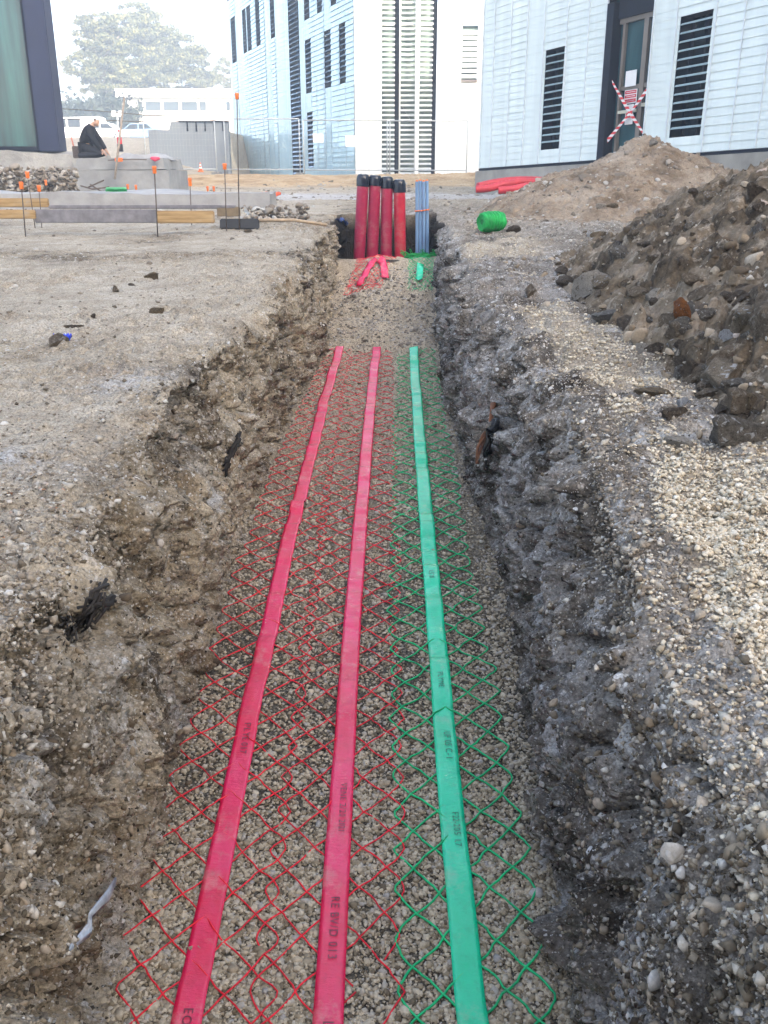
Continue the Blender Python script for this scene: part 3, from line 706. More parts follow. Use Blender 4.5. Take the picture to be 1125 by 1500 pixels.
c4 = curve_of([(600, 1480), (596, 1300), (591, 1200), (586, 1000), (583, 800), (580, 650), (577, 530)])
c5 = curve_of([(575, 1480), (572, 1300), (570, 1200), (567, 1000), (568, 850), (577, 700), (581, 536)])
c6 = curve_of([(812, 1480), (790, 1330), (765, 1210), (740, 1070), (715, 950), (695, 840), (675, 740), (660, 640), (641, 536)])
net('warning_mesh', c1, c2, .75, 6.62, M_NETR, 'red plastic warning mesh under the tape nearest the left trench wall', 601)
net('warning_mesh', c3, c4, .75, 6.58, M_NETR, 'red plastic warning mesh with a torn edge under the middle tape', 621, zoff=.0100,
    torn=lambda x, y, k: (y < 1.44 and y > 1.30 and x > c4(y) - .10 and k % 3 != 1) or (1.10 < y < 1.22 and x > c4(y) - .14 and k % 2 == 0))
net('warning_mesh', c5, c6, .75, 6.55, M_NETG, 'green plastic warning mesh under the turquoise tape along the right wall', 641, r=.0028, zoff=.0100)
# strands of the torn mesh lying loose on the gravel
def loose(pix, r, mat, up=.014):
    P = [floor_hit(*p) for p in pix]
    return [(p.x, p.y, float(floor_z(p.x, p.y)) + up) for p in P]
# where the tapes come out again on the slope in front of the pipes
def dirline(p0, p1, n=14):
    a, b = hit(*p0), hit(*p1); return a, b
def slope_tape(pix, wd, mat, label, s):
    P = [hit(*p) for p in pix]; mb = MB(); pts = []
    n = 40
    for i in range(n):
        f = i / (n - 1) * (len(P) - 1); k = min(int(f), len(P) - 2); q = P[k].lerp(P[k + 1], f - k); pts.append(q)
    vs = []
    for i, q in enumerate(pts):
        t = pts[min(i + 1, n - 1)] - pts[max(i - 1, 0)]; t.z = 0; t.normalize(); sd = Vector((-t.y, t.x, 0)) * -wd / 2
        for u in (-1, -.3, .3, 1):
            e = q + sd * u
            vs.append((e.x, e.y, float(floor_z(e.x, min(e.y, 8.64), True)) + .022 + float(rip(e.y, s)) * 1.2))
    fs = [(i * 4 + j, i * 4 + j + 1, i * 4 + j + 5, i * 4 + j + 4) for i in range(n - 1) for j in range(3)]
    o = mb.add(vs, fs).build('warning_tape', mat, smooth=True, loc=pts[0])
    sm = o.modifiers.new('thick', 'SOLIDIFY'); sm.thickness = .002
    return tag(o, label, 'warning tape')
slope_tape([(527, 426), (536, 405), (545, 389), (552, 384)], .062, M_TR, 'short pink tape slanting up the sand to the red pipes', 701)
slope_tape([(565, 411), (562, 399), (559, 388), (556, 384)], .060, M_TR, 'short dark pink tape hanging straight below the red pipes', 711)
slope_tape([(614, 418), (615, 404), (616, 390)], .058, M_TG, 'short turquoise tape showing below the bunched green mesh', 721)
def fill_net(name, x0, x1, x2, x3, y0, y1, mat, label, seed):
    e0 = lambda y: np.interp(y, [y0, y1], [x0, x2]); e1 = lambda y: np.interp(y, [y0, y1], [x1, x3])
    return net(name, e0, e1, y0, y1, mat, label, seed, pitch=.05, r=.0022, across=7, zoff=.007, zrough=.012, zf=lambda x, y: floor_z(x, y, True))
fill_net('warning_mesh', -.34, -.02, -.24, .12, 7.95, 8.62, M_NETR, 'red plastic mesh half buried in sand below the red pipes', 731)
fill_net('warning_mesh', .20, .42, .23, .46, 7.95, 8.62, M_NETG, 'green plastic mesh half buried in sand below the grey conduits', 741)

# ------------------------------------------------------------------ pipes and conduits
def dusty(name, c, rough):
    q = NT(name); d = q.ramp(q.noise(7, 8, .72), [(.48, 0.0), (.70, .55)])
    col = q.mix(q.ramp(q.noise(3, 5), [(.35, 0.0), (.65, 1.0)]), tuple(v * .75 for v in c), tuple(min(1, v * 1.2) for v in c))
    q.bump(q.noise(30, 4), .12, .004); return q.out(q.mix(d, col, (.38, .25, .20)), rough)
M_PIPE = dusty('red_pipe', (.34, .009, .055), .45)
M_PIPE2 = dusty('red_pipe_bright', (.48, .008, .035), .42)
M_CAP = simple('black_cap', (.012, .016, .028), .22, .3, 10, .05)
PD = 8.98
def pipe(b, t, capy, mat, label, dd=0.0):
    D = PD + dd
    p0, p1 = at(*b, D), at(*t, D); c1_ = at(t[0], capy, D)
    ax = (p1 - p0).normalized(); p0 = p0 - ax * .55
    root = empty('red_pipe', p0, label, 'pipe', 'red duct pipes standing in the trench')
    n = 60; mb = MB(); L = (p1 - p0).length
    prof = []
    for i in range(161):
        s = L * i / 160; prof.append((.0530 + .0024 * (1 if (i % 2) else 0), s))
    mb.lathe(prof, p0, 24, ax).build('corrugated_tube', mat, root, True)
    h = (c1_ - p1).length
    MB().lathe([(.0585, -.03), (.0600, -.028), (.0600, h * .45), (.056, h * .72), (.045, h * .92), (.02, h)], p1, 24, ax).build('cap', M_CAP, root, True, angle=35)
    return root
pipe((526, 378), (531.7, 268), 254.5, M_PIPE, 'tallest black capped red pipe, at the left end of the row of four')
pipe((545, 379), (549.5, 267), 256.0, M_PIPE, 'black capped red pipe second from the left wall of the trench', .02)
pipe((565.5, 380), (567, 271), 258.0, M_PIPE, 'black capped red pipe third from the left, its lower part purplish', .03)
pipe((586.5, 380), (585, 277), 262.0, M_PIPE2, 'shortest black capped red pipe, nearest the grey conduits', .01)
M_COND = simple('blue_grey_conduit', (.20, .33, .52), .4, .12, 8, .03)
M_ORANGE = simple('orange_plastic', (.85, .20, .04), .5, .12, 20, 0)
labs = ['blue grey conduit nearest the red pipes, outermost in the bundle', 'blue grey conduit second from the red pipes', 'blue grey conduit third from the red pipes, its orange plug beside the last', 'blue grey conduit farthest from the red pipes, by the right wall']
for i in range(4):
    x = 610.8 + i * 4.9
    p0, p1 = at(x - 0 + .3 * i, 380, 9.05 + .012 * (i % 2)), at(x, 266 - (i % 2), 9.05 + .012 * (i % 2))
    ax = (p1 - p0).normalized(); p0 = p0 - ax * .5
    rt = empty('conduit', p0, labs[i], 'conduit', 'blue grey conduits tied in a bundle')
    MB().tube([p0, p1], .0152, 14).build('tube', M_COND, rt, True, angle=40)
    MB().tube([p1 + ax * .0005, p1 + ax * .014], [.0125, .009], 12).build('plug', M_ORANGE, rt, True, angle=40)
tp = [at(608.4, 309.4, 9.025), at(613, 309.0, 9.022), at(618.5, 308.6, 9.022), at(624, 307.6, 9.022), at(628.4, 307, 9.025), at(628.8, 307, 9.075), at(618, 308, 9.09), at(608.2, 309.4, 9.075), at(608.4, 309.4, 9.025)]
tag(MB().tube(tp, .0065, 6).build('cable_tie', M_ORANGE, smooth=True, loc=tp[0]), 'orange tie strapped round the bundle of grey conduits', 'cable tie')
M_FILM = simple('bright_green_plastic', (.006, .36, .07), .55, .35, 14, .3, 60, .006)
# green mesh bunched round the foot of the conduits
mb = MB(); rr = random.Random(3); c = at(617, 383, 8.72); c.z += .0
for k in range(95):
    pts = []; a0 = rr.uniform(0, 6.28); ra = rr.uniform(.06, .15); z0 = rr.uniform(-.01, .05) ; tilt = rr.uniform(-.25, .25)
    for i in range(22):
        a = a0 + i / 21 * rr.choice([3.5, 5.0, 6.1]); r1 = ra * (1 + .12 * math.sin(3 * a + k))
        pts.append((c.x + r1 * 1.05 * math.cos(a), c.y - .02 + r1 * .55 * math.sin(a), c.z + z0 + .02 * math.sin(2 * a + k) + tilt * .06 * math.cos(a)))
    mb.tube(pts, .0042, 5)
for k in range(16):                                                # stray loops standing up
    a = rr.uniform(0, 3.14); bx = c.x + .15 * math.cos(a) * rr.choice([-1, 1]); pts = []
    w, h = rr.uniform(.02, .05), rr.uniform(.03, .075)
    for i in range(12): pts.append((bx + w * math.cos(i / 11 * 5.2), c.y - .02 + .03 * math.sin(i), c.z + .04 + h * .5 * (1 - math.cos(i / 11 * 6.0))))
    mb.tube(pts, .0028, 5)
tag(mb.build('mesh_bundle', M_FILM, smooth=True, loc=c), 'bright green mesh bunched round the foot of the grey conduits', 'mesh bundle')
# roll of green mesh on the right bank
def mesh_roll(c, axis, ln, r, label):
    root = empty('mesh_roll', c, label, 'mesh roll')
    axis = Vector(axis).normalized(); a = axis.cross(Vector((0, 0, 1))).normalized(); b = axis.cross(a)
    mb = MB(); rr = random.Random(11)
    for k in range(3):                                              # wound layers
        for j in range(46):
            s = (j / 45 - .5) * ln * (1 - .03 * k); rad = r * (1 - .09 * k) * (1 + .05 * math.sin(j * .9 + k) + rr.uniform(-.03, .03)) * (1 - .18 * abs(2 * j / 45 - 1) ** 3)
            pts = [Vector(c) + axis * (s + .004 * math.sin(5 * t / 24 * 6.28 + j)) + (a * math.cos(t / 24 * 6.2832) + b * math.sin(t / 24 * 6.2832)) * rad for t in range(25)]
            mb.tube(pts, .0042, 5, False)
    mb.build('wound_mesh', M_FILM, root, True)
    cm = MB()
    cm.lathe([(r * .80, -ln * .47), (r * .80, ln * .47)], c, 20, axis)
    cm.build('inner_layers', simple('deep_green_plastic', (.004, .20, .045), .5, .3, 30, .3), root, True, angle=40)
    for sgn in (-1, 1):                                             # flat spiral at each end round a black disc, painted shade of the core
        sp = MB(); pts = []
        for i in range(150):
            t = i / 149; an = t * 6.2832 * 5.5; rad = r * (.30 + .58 * t)
            pts.append(Vector(c) + axis * sgn * ln * .475 + (a * math.cos(an) + b * math.sin(an)) * rad)
        sp.tube(pts, r * .062, 5).build('end_spiral', M_FILM, root, True)
        MB().lathe([(r * .30, 0), (r * .30, .004)], Vector(c) + axis * sgn * (ln * .4705 + (.0 if sgn > 0 else -.004) ), 14, axis).build('hollow', M_CAP, root)
    return root
h = hit(722, 340); c = Vector((at(720, 329, h.y + .05)))
mesh_roll((c.x, c.y, float(surf(np.array(c.x), np.array(c.y))) + .072), (.86, .50, .03), .200, .075, 'roll of bright green plastic mesh lying on the right bank')
# crumpled blue sheet at the left of the pipes
def crumple(name, c, sx, sy, sz, mat, seed, label, cat, rot=0):
    n = 22; us = np.linspace(-1, 1, n); u, v = np.meshgrid(us, us)
    h = fbm(u, v, 0, 1.6, 3, seed, True); hx = fbm(u, v, 4, 1.8, 2, seed + 2); 
    V = np.stack([u * sx * .5 * (1 + .3 * hx), v * sy * .5 * (1 - .25 * hx), h * sz], -1)
    M = np.array(Euler((0, 0, rot)).to_matrix()); V = V @ M.T + np.array(c)
    o = mesh_np(name, V.reshape(-1, 3), quads(np.arange(n * n).reshape(n, n)), mat, False, origin=tuple(c))
    sm = o.modifiers.new('thick', 'SOLIDIFY'); sm.thickness = .002
    return tag(o, label, cat)
q = NT('blue_sheet'); M_BLUE = q.out(q.ramp(q.noise(9, 5), [(.4, (.01, .022, .10)), (.62, (.03, .09, .33)), (.75, (.35, .45, .6))]), .3)
c = hit(501, 328); o = crumple('plastic_sheet', (c.x, c.y, c.z + .01), .14, .30, .07, M_BLUE, 41, 'crumpled dark blue sheet on the trench lip left of the red pipes', 'plastic sheet'); 
q = NT('blue_wrapper'); M_WRAP = q.out(q.mix(q.ramp(q.n('ShaderNodeTexVoronoi', {'Vector': q.obj(), 'Scale': 55}).outputs['Distance'], [(.18, 1.0), (.22, 0.0)]), (.015, .05, .62), (.6, .7, .8)), .3)
c = hit(93, 502); crumple('wrapper', (c.x, c.y, c.z + .018), .062, .05, .022, M_WRAP, 43, 'crumpled bright blue wrapper beside a stone on the left ground', 'wrapper', .4)

# ------------------------------------------------------------------ single stones
def rock_mat(name, a, b, patch=None, pth=.56, rough=.9):
    q = NT(name)
    c = q.ramp(q.noise(5, 8, .68, dist=.3), [(.32, a), (.68, b)])
    if patch: c = q.mix(q.ramp(q.noise(3.3, 6, .6, dist=.6), [(pth, 0.0), (pth + .06, 1.0)]), c, patch)
    c = q.mix(1.0, c, q.ramp(q.noise(28, 6, .7), [(.3, .5), (.5, 1.0), (.7, 1.35)]), 'MULTIPLY')
    q.bump(q.noise(9, 10, .78), 1.0, .12)
    return q.out(c, rough, Specular_IOR_Level=.25)
RK = dict(
    earth=rock_mat('earthy_stone', (.15, .11, .07), (.36, .285, .20), (.46, .395, .31)),
    dark=rock_mat('dark_stone', (.07, .05, .034), (.21, .16, .11), (.33, .285, .225), .6),
    grey=rock_mat('grey_stone', (.17, .155, .135), (.32, .295, .26), (.50, .48, .45), .6),
    tan=rock_mat('tan_stone', (.17, .12, .065), (.33, .25, .15), (.12, .09, .06)),
    pale=rock_mat('pale_stone', (.40, .345, .275), (.60, .54, .455), (.18, .145, .11), .58),
    white=rock_mat('white_stone', (.45, .43, .41), (.70, .69, .68), (.22, .18, .14), .57),
    rust=rock_mat('rusty_stone', (.16, .06, .018), (.50, .165, .03), (.52, .44, .36), .60),
    scar=rock_mat('scarred_stone', (.22, .17, .115), (.46, .375, .27), (.78, .77, .76), .57),
    flint=rock_mat('blotched_stone', (.09, .075, .058), (.32, .275, .215), (.66, .645, .62), .58))
cnt = [0]
rock_me = {}
def rock_mesh(kind, var):
    k = (kind, var)
    if k not in rock_me:
        V, F = stone_template(4, 900 + var * 7 + hash(kind[0]) % 1 , 10 + var % 4, .20, .07)
        me = bpy.data.meshes.new('stone'); me.from_pydata([tuple(v) for v in V], [], [tuple(f) for f in F])
        me.polygons.foreach_set('use_smooth', [True] * len(me.polygons)); me.set_sharp_from_angle(angle=R(38))
        me.materials.append(RK[kind]); me.update(); rock_me[k] = me
    return rock_me[k]
def stone(px, py, w, h, kind, label, rot=0.0, sink=.25, group=None, var=None, name='stone', D=None, tilt=0):
    cnt[0] += 1; var = cnt[0] % 7 if var is None else var
    p = hit(px, py + h * .35) if D is None else at(px, py, D)
    m = p.y * 1.0 / FPX * (CP - (py - 750) / FPX * SP) ** -1
    o = bpy.data.objects.new(name, rock_mesh(kind, var)); COL.objects.link(o)
    W_, H_ = w * m * .56, h * m * .60
    o.scale = (W_, (W_ + H_) * .5, H_)
    o.rotation_euler = (tilt, -rot, random.uniform(-.3, .3))
    o.location = (p.x, p.y + (.3 * W_ if D is None else 0), p.z + (H_ * (1 - sink * 2) * .6 if D is None else 0))
    return tag(o, label, 'stone', group)
stone(998, 455, 29, 40, 'rust', 'rusty orange faced stone standing on the dark heap', .2)
stone(1058, 542, 92, 62, 'scar', 'large tan boulder with a white scar at its lower end on the heap', .55, var=2)
stone(1122, 462, 56, 86, 'earth', 'big rounded grey brown boulder high on the heap at the right edge', -.2, var=1)
stone(890, 461, 44, 27, 'grey', 'smooth grey stone at the foot of the dark heap near the beige gravel', .1)
stone(1064, 488, 20, 27, 'white', 'small upright white stone above the scarred tan boulder', .3)
stone(1086, 468, 27, 26, 'tan', 'round brown stone beside the big boulder at the right edge', 0)
stone(1080, 626, 90, 66, 'flint', 'large dark boulder with pale grey blotches at the foot of the heap', -.2, var=3)
stone(957, 574, 54, 23, 'tan', 'flat yellowish brown stone lying on the beige gravel', -.08, var=4)
stone(1000, 588, 29, 19, 'white', 'lumpy white stone behind the dark pointed one at the heap foot', 0)
stone(986, 603, 42, 27, 'dark', 'dark pointed stone at the edge of the beige gravel', .1)
stone(994, 646, 42, 30, 'pale', 'pale grey brown stone on the gravel left of the blotched boulder', -.2)
stone(939, 509, 38, 27, 'pale', 'beige clod on the gravel edge below the grey stone', .3)
stone(992, 501, 44, 29, 'scar', 'brown stone with a white top left of the scarred boulder', .15)
stone(866, 408, 58, 46, 'pale', 'large crumbly pale clod at the left end of the dark heap', .5, var=5)
stone(827, 413, 38, 20, 'dark', 'wide dark brown clod behind the pale crumbly clod', 0)
stone(776, 423, 22, 25, 'earth', 'stubby upright brown clod standing alone on the right bank', .1)
stone(1102, 585, 40, 34, 'tan', 'tan stone between the scarred boulder and the blotched boulder', -.3)
stone(1035, 575, 34, 22, 'earth', 'flat grey brown stone under the scarred boulder', .1)
stone(1030, 425, 50, 20, 'earth', 'long slab of clay slanting up the heap', .5)
stone(961, 428, 50, 24, 'pale', 'long pale clay slab beside the rusty stone', .55)
stone(718, 469, 26, 25, 'white', 'white lump sticking out of the right trench wall', .2, -.4)
stone(810, 678, 22, 30, 'grey', 'blue grey stone tip poking out of the right bank', .3, -.3)
stone(1079, 931, 28, 20, 'tan', 'small tan stone alone on the beige gravel at the right edge', .1)
stone(880, 301, 17, 14, 'pale', 'round pale clod low on the grey mound, left of a pair', 0)
stone(897, 301, 18, 15, 'tan', 'round tan clod low on the grey mound, right of a pair', 0)
stone(957, 207, 16, 14, 'pale', 'pointed clod at the very top of the grey mound', .3)
stone(862, 340, 14, 13, 'white', 'small pale grey stone at the foot of the mound', .3)
stone(880, 341, 26, 16, 'tan', 'brown clod beside the small pale stone at the foot of the mound', .1)
stone(752, 336, 30, 12, 'dark', 'dark flat clod right behind the green mesh roll', .2)
stone(80, 497, 38, 27, 'earth', 'grey brown stone leaning by the bright blue wrapper', .2)
stone(105, 478, 30, 8, 'dark', 'flat dark clod above the blue wrapper', 0)
stone(221, 403, 22, 15, 'tan', 'brown clod standing out on the pale left ground', .2)
stone(169, 422, 14, 17, 'earth', 'small upright clod left of the brown clod', .2)
stone(191, 416, 15, 7, 'dark', 'tiny dark clod next to the upright one', 0)
stone(228, 453, 24, 18, 'tan', 'broken tan clod on the left ground nearer the trench', .1)
stone(136, 463, 12, 8, 'dark', 'small dark clod near the flat one on the left ground', 0)
stone(362, 338, 20, 8, 'tan', 'tan stone lying against the black rake head', 0)
stone(571, 383, 26, 6, 'grey', 'flat grey stone lying at the foot of the red pipes', 0, 0)
stone(14, 724, 18, 9, 'rust', 'small rust red pebble among the pale pebbles at the left edge', 0)
# the crowd of rubble on the dark heap
rr = random.Random(21)
spots = 0
for _ in range(900):
    if spots >= 105: break
    px, py = rr.uniform(800, 1124), rr.uniform(262, 690)
    p = hit(px, py)
    if not (p.y < 6.2 and float(heap_dark(np.array(p.x), np.array(p.y))) > .03 and p.x > .75): continue
    m = p.y / FPX; sz = rr.choice([.035, .045, .05, .06, .07, .09, .11]) / m
    stone(px, py, sz * rr.uniform(.9, 1.4), sz * rr.uniform(.6, .95), rr.choice(['earth', 'earth', 'earth', 'earth', 'dark', 'dark', 'dark', 'flint', 'flint', 'scar']),
          'clay smeared lump of rubble in the dark heap', rr.uniform(-.6, .6), .3, 'rubble lumps on the dark heap', name='rubble_lump')
    spots += 1
# things sticking out of the walls
def wall_hit(side, px, py):
    a, b = ray(px, py)
    D = .7 * (9 / .7) ** np.linspace(0, 1, 900)
    z = CZ + b * D; xl = lipl(D) if side < 0 else lipr(D)
    zt = ground_z(xl, D); w = (zt - z) / (zt - floor_s(D)); ok = (w >= 0) & (w <= 1)
    x = wall_pos(side, D, np.clip(w, 0, 1))[0]
    i = np.nonzero(ok & ((a * D - x) * side >= 0))[0]
    if len(i): i = i[0]; return Vector((a * D[i], D[i], z[i]))
    return hit(px, py)
M_SCRAP = simple('blue_grey_plastic', (.34, .38, .43), .35, .35, 25, .4, 40, .01)
def blob(name, pts, rs, mat, label, cat, parent=None, flat=(1, 1, 1)):
    mb = MB().tube(pts, rs, 10); c = sum((Vector(p) for p in pts), Vector()) / len(pts)
    mb.v = [tuple(c + Vector(((v[0] - c.x) * flat[0], (v[1] - c.y) * flat[1], (v[2] - c.z) * flat[2]))) for v in mb.v]
    o = mb.build(name, mat, parent, True, loc=None if parent else c); return tag(o, label, cat)
P = [wall_hit(-1, *p) + Vector((.026, 0, 0)) for p in [(130, 1300), (124, 1318), (119, 1338), (110, 1358), (106, 1374)]]
blob('plastic_scrap', P, [.007, .012, .008, .013, .005], M_SCRAP, 'blue grey strip of torn plastic stuck in the left trench wall', 'plastic scrap', flat=(.35, 1.15, 1))
M_ROOT = simple('black_root', (.022, .017, .013), .8, .4, 30, .5, 60, .008); M_ROOT2 = simple('red_root', (.24, .10, .045), .7, .4, 30, .4)
def roots(side, pix, label, n, r, mat, seed, spread=.02):
    rr = random.Random(seed); P = [wall_hit(side, *p) for p in pix]; mb = MB()
    for k in range(n):
        pts = []
        for i, p in enumerate(P):
            pts.append(p + Vector((-side * rr.uniform(.0, .02), rr.uniform(-spread, spread), rr.uniform(-spread, spread))))
        mb.tube(pts, [r * (1 - .6 * i / len(pts)) * rr.uniform(.5, 1.1) for i in range(len(pts))], 7)
    return tag(mb.build('tree_root', mat, smooth=True, loc=P[0]), label, 'root')
roots(-1, [(148, 872), (132, 886), (118, 898), (100, 912), (88, 930)], 'bundle of black charred roots in the near left bank', 22, .0042, M_ROOT, 1, .03)
roots(-1, [(345, 642), (338, 655), (331, 672), (326, 690)], 'dark root in a hollow of the left trench wall', 14, .006, M_ROOT, 2, .03)
roots(1, [(727, 592), (722, 620), (712, 640), (706, 660), (704, 680)], 'split reddish root hanging from the right trench wall', 3, .010, M_ROOT2, 3, .015)
roots(1, [(729, 622), (722, 640), (716, 660), (714, 680)], 'black root stump beside the reddish root on the right wall', 10, .009, M_ROOT, 4, .025)
# ------------------------------------------------------------------ left foreground of the building site
M_BLACK = simple('black_rubber', (.012, .013, .016), .45, .3, 10, .1)
M_STEEL = simple('dark_rebar', (.10, .075, .06), .6, .4, 40, .2)
M_WOOD = NT('yellow_formwork'); _q = M_WOOD
_c = _q.ramp(_q.noise(1, 6, .6, vec=_q.mapped((3, 40, 45))), [(.3, (.22, .13, .05)), (.55, (.44, .29, .13)), (.75, (.54, .38, .19))])
_c = _q.mix(_q.ramp(_q.noise(7, 6, .7), [(.55, 0.0), (.72, .6)]), _c, (.35, .31, .26)); M_WOOD = _q.out(_c, .75)
M_GWOOD = simple('weathered_beam', (.20, .19, .20), .7, .3, 12, .3)
M_HANDLE = simple('ash_handle', (.42, .31, .20), .6, .2, 30, 0)
M_CONC = simple('site_concrete', (.25, .25, .24), .9, .22, 3.2, .5, 20, .02)
M_CONC2 = simple('pale_concrete', (.33, .325, .315), .9, .2, 4, .4, 24, .02)
def gz(x, y): return float(ground_z(np.array(float(x)), np.array(float(y))))
# rake with a wide black head
b0, b1 = hit(322, 336), hit(379, 336); D0 = b0.y
p0, p1 = at(322, 329, D0), at(380, 329, D0)
root = empty('ground_rake', ((p0.x + p1.x) / 2, D0, gz(p0.x, D0)), 'wide black headed rake lying on the left ground', 'rake')
cx_ = (p0.x + p1.x) / 2; wd = p1.x - p0.x; g0 = gz(cx_, D0)
MB().bbox((cx_, D0, g0 + .045), (wd, .022, .088), .02, rx=-.25).build('head', M_BLACK, root, True, angle=50)
hp = [(cx_ + wd * .3, D0 + .03, g0 + .075), (cx_ + .45, D0 + .06, g0 + .075), (at(478, 324, D0 + .1).x, D0 + .12, gz(at(478, 324, D0).x, D0 + .1) + .05)]
MB().tube(hp, .0135, 8).build('handle', M_HANDLE, root, True)
MB().tube([(cx_ + wd * .05, D0 + .02, g0 + .06), (cx_ + wd * .34, D0 + .032, g0 + .075)], .018, 8).build('socket', M_BLACK, root, True)
# formwork boards
def board(name, px0, px1, y0, y1, D, th, mat, label, slant=0.0, cat='board'):
    a, b = at(px0, y1, D), at(px1, y1, D + slant); top = at(px0, y0, D)
    c = (a + b) / 2; L = (b - a).length; h = top.z - a.z
    g = a.z
    root = MB().bbox((c.x, c.y + th / 2, g + h / 2), (L, th, h), .006, rz=math.atan2(b.y - a.y, b.x - a.x)).build(name, mat, loc=(c.x, c.y, g), smooth=True, angle=40)
    return tag(root, label, cat)
BD = 7.6
board('formwork_board', -60, 52, 307.5, 320.5, BD, .035, M_WOOD, 'yellow formwork board on the ground at the left edge, left of the grey beam')
board('grey_beam', 51, 231, 307, 326.5, BD + .02, .05, M_GWOOD, 'long weathered grey beam lying between two yellow boards', cat='beam')
board('formwork_board', 230, 314, 309, 327, BD + .01, .04, M_WOOD, 'short yellow formwork board at the right end of the grey beam')
board('formwork_board', -70, 71, 290.5, 303.5, BD + .55, .035, M_WOOD, 'upper yellow formwork board behind the other at the left edge')
board('grey_beam', 71, 345, 300.5, 306, BD + .5, .06, M_GWOOD, 'thin dark strip of shuttering behind the long grey beam', cat='beam')
board('formwork_board', 318, 352, 303, 317, BD + .5, .03, simple('dirty_board', (.24, .18, .11), .8, .3, 9, .3), 'dirty brown board end behind the tall rebar stake')
# rebar stakes with orange caps
def stake(px, py0, py1, D, label, lean=0.0, r=.007, cap=.055):
    r *= .6; cap *= .8
    b, t = at(px + lean, py1, D), at(px, py0, D)
    root = empty('rebar_stake', b, label, 'stake', 'rebar stakes with orange caps')
    MB().tube([b - Vector((0, 0, .15)), t], r, 8).build('rod', M_STEEL, root, True)
    c = MB(); c.lathe([(.012, -cap), (.015, -cap * .9), (.015, -cap * .25), (.018, -cap * .2), (.018, 0), (.014, .008)], t + Vector((0, 0, .012)), 12); c.build('cap', M_ORANGE, root, True, angle=40)
    return root
stake(347, 140, 325, D0 - .03, 'tallest rebar stake, rising from behind the black rake head', 2.5, .0075, .05)
stake(226, 247, 321, BD - .06, 'orange capped stake in front of the joint of grey beam and short board', 3, .008, .06)
stake(31, 270, 320, BD - .06, 'orange capped stake leaning before the left yellow boards', 3, .008, .06)
stake(40, 255, 306, BD + .3, 'taller orange capped stake behind the left boards', 8, .006, .055)
stake(57, 275, 306, BD + .42, 'short orange capped stake at the right end of the upper board', 1, .006, .055)
stake(278, 264, 303, BD + .75, 'orange capped stake behind the thin dark strip', 1, .007, .075)
stake(329, 243, 318, BD + .4, 'orange capped stake standing at the dirty board end', 1.5, .007, .05)
stake(67, 266, 275, 12.5, 'small orange cap just above the pale kerb at the left', 0, .008, .07)
for px, py, lab in ((187, 276, 'tiny orange cap right of the green brush'), (199, 277, 'tiny pale orange cap farther right along the block foot'), (304, 279, 'orange cap on the orange earth, left of a pair'), (313, 279, 'orange cap on the orange earth, right of a pair')):
    stake(px, py - 4, py + 6, 13.0, lab, 0, .008, .07)
# kerb of fresh concrete behind the boards: a rough strip, then the two-tier block
def rough_box(name, c, d, mat, label, cat, amp=.03, seed=0, f=2.5, taper=0.0, res=.07, parent=None):
    bm = bmesh.new(); bmesh.ops.create_cube(bm, size=1)
    for v in bm.verts: v.co = Vector((v.co.x * d[0], v.co.y * d[1], v.co.z * d[2]))
    cuts = max(1, min(40, int(max(d) / res)))
    bmesh.ops.subdivide_edges(bm, edges=[e for e in bm.edges if e.calc_length() > res * 2], cuts=cuts, use_grid_fill=True)
    co = np.array([v.co for v in bm.verts]); n = np.stack([fbm(co[:, 0], co[:, 1], co[:, 2], f, 4, seed + k) for k in range(3)], -1) * amp
    for v, o, w in zip(bm.verts, co + n, n):
        k = 1 - taper * (o[2] / d[2] + .5); v.co = Vector((o[0] * k, o[1] * k, o[2]))
    me = bpy.data.meshes.new(name); bm.to_mesh(me); bm.free()
    me.polygons.foreach_set('use_smooth', [True] * len(me.polygons)); me.set_sharp_from_angle(angle=R(40))
    o = link_mesh(name, me, mat, parent)
    o.location = Vector(c) - (parent.location if parent else Vector())
    return tag(o, label, cat) if parent is None else o
kd = 12.0
a, b = at(-80, 298, kd), at(395, 298, kd); top = at(100, 281, kd + .5).z
rough_box('concrete_kerb', ((a.x + b.x) / 2, kd + .4, (a.z + top) / 2 - .06), (b.x - a.x, .8, top - a.z + .12), M_CONC2, 'long low strip of rough pale concrete behind the boards', 'concrete strip', .05, 11, 1.8, res=.2)
gd = 16.5
a, b = at(111, 287, gd), at(249, 287, gd)
zt1, zt2 = at(180, 249, gd).z, at(180, 232, gd).z
cb = empty('concrete_block', ((a.x + b.x) / 2, gd + .8, a.z - .2), 'two tier concrete foundation block the kneeling person works on', 'concrete block')
rough_box('lower_tier', ((a.x + b.x) / 2 + .02, gd + .8, (a.z + zt1) / 2 - .1), (b.x - a.x, 1.6, zt1 - a.z + .2), M_CONC, None, None, .02, 21, 1.5, .03, .1, cb)
rough_box('upper_tier', ((a.x + b.x) / 2 - .02, gd + .8, (zt1 + zt2) / 2 + .004), ((b.x - a.x) * .95, 1.5, zt2 - zt1), M_CONC, None, None, .02, 31, 1.5, .05, .1, cb)
hp = rough_box('mortar_heap', (at(195, 231, gd).x, gd + .8, zt2 + .03), (1.0, .8, .10), M_CONC2, None, None, .05, 33, 2, .35, .08, cb)
q = NT('pink_paint'); M_PINK = q.out((.75, .06, .12), .6)
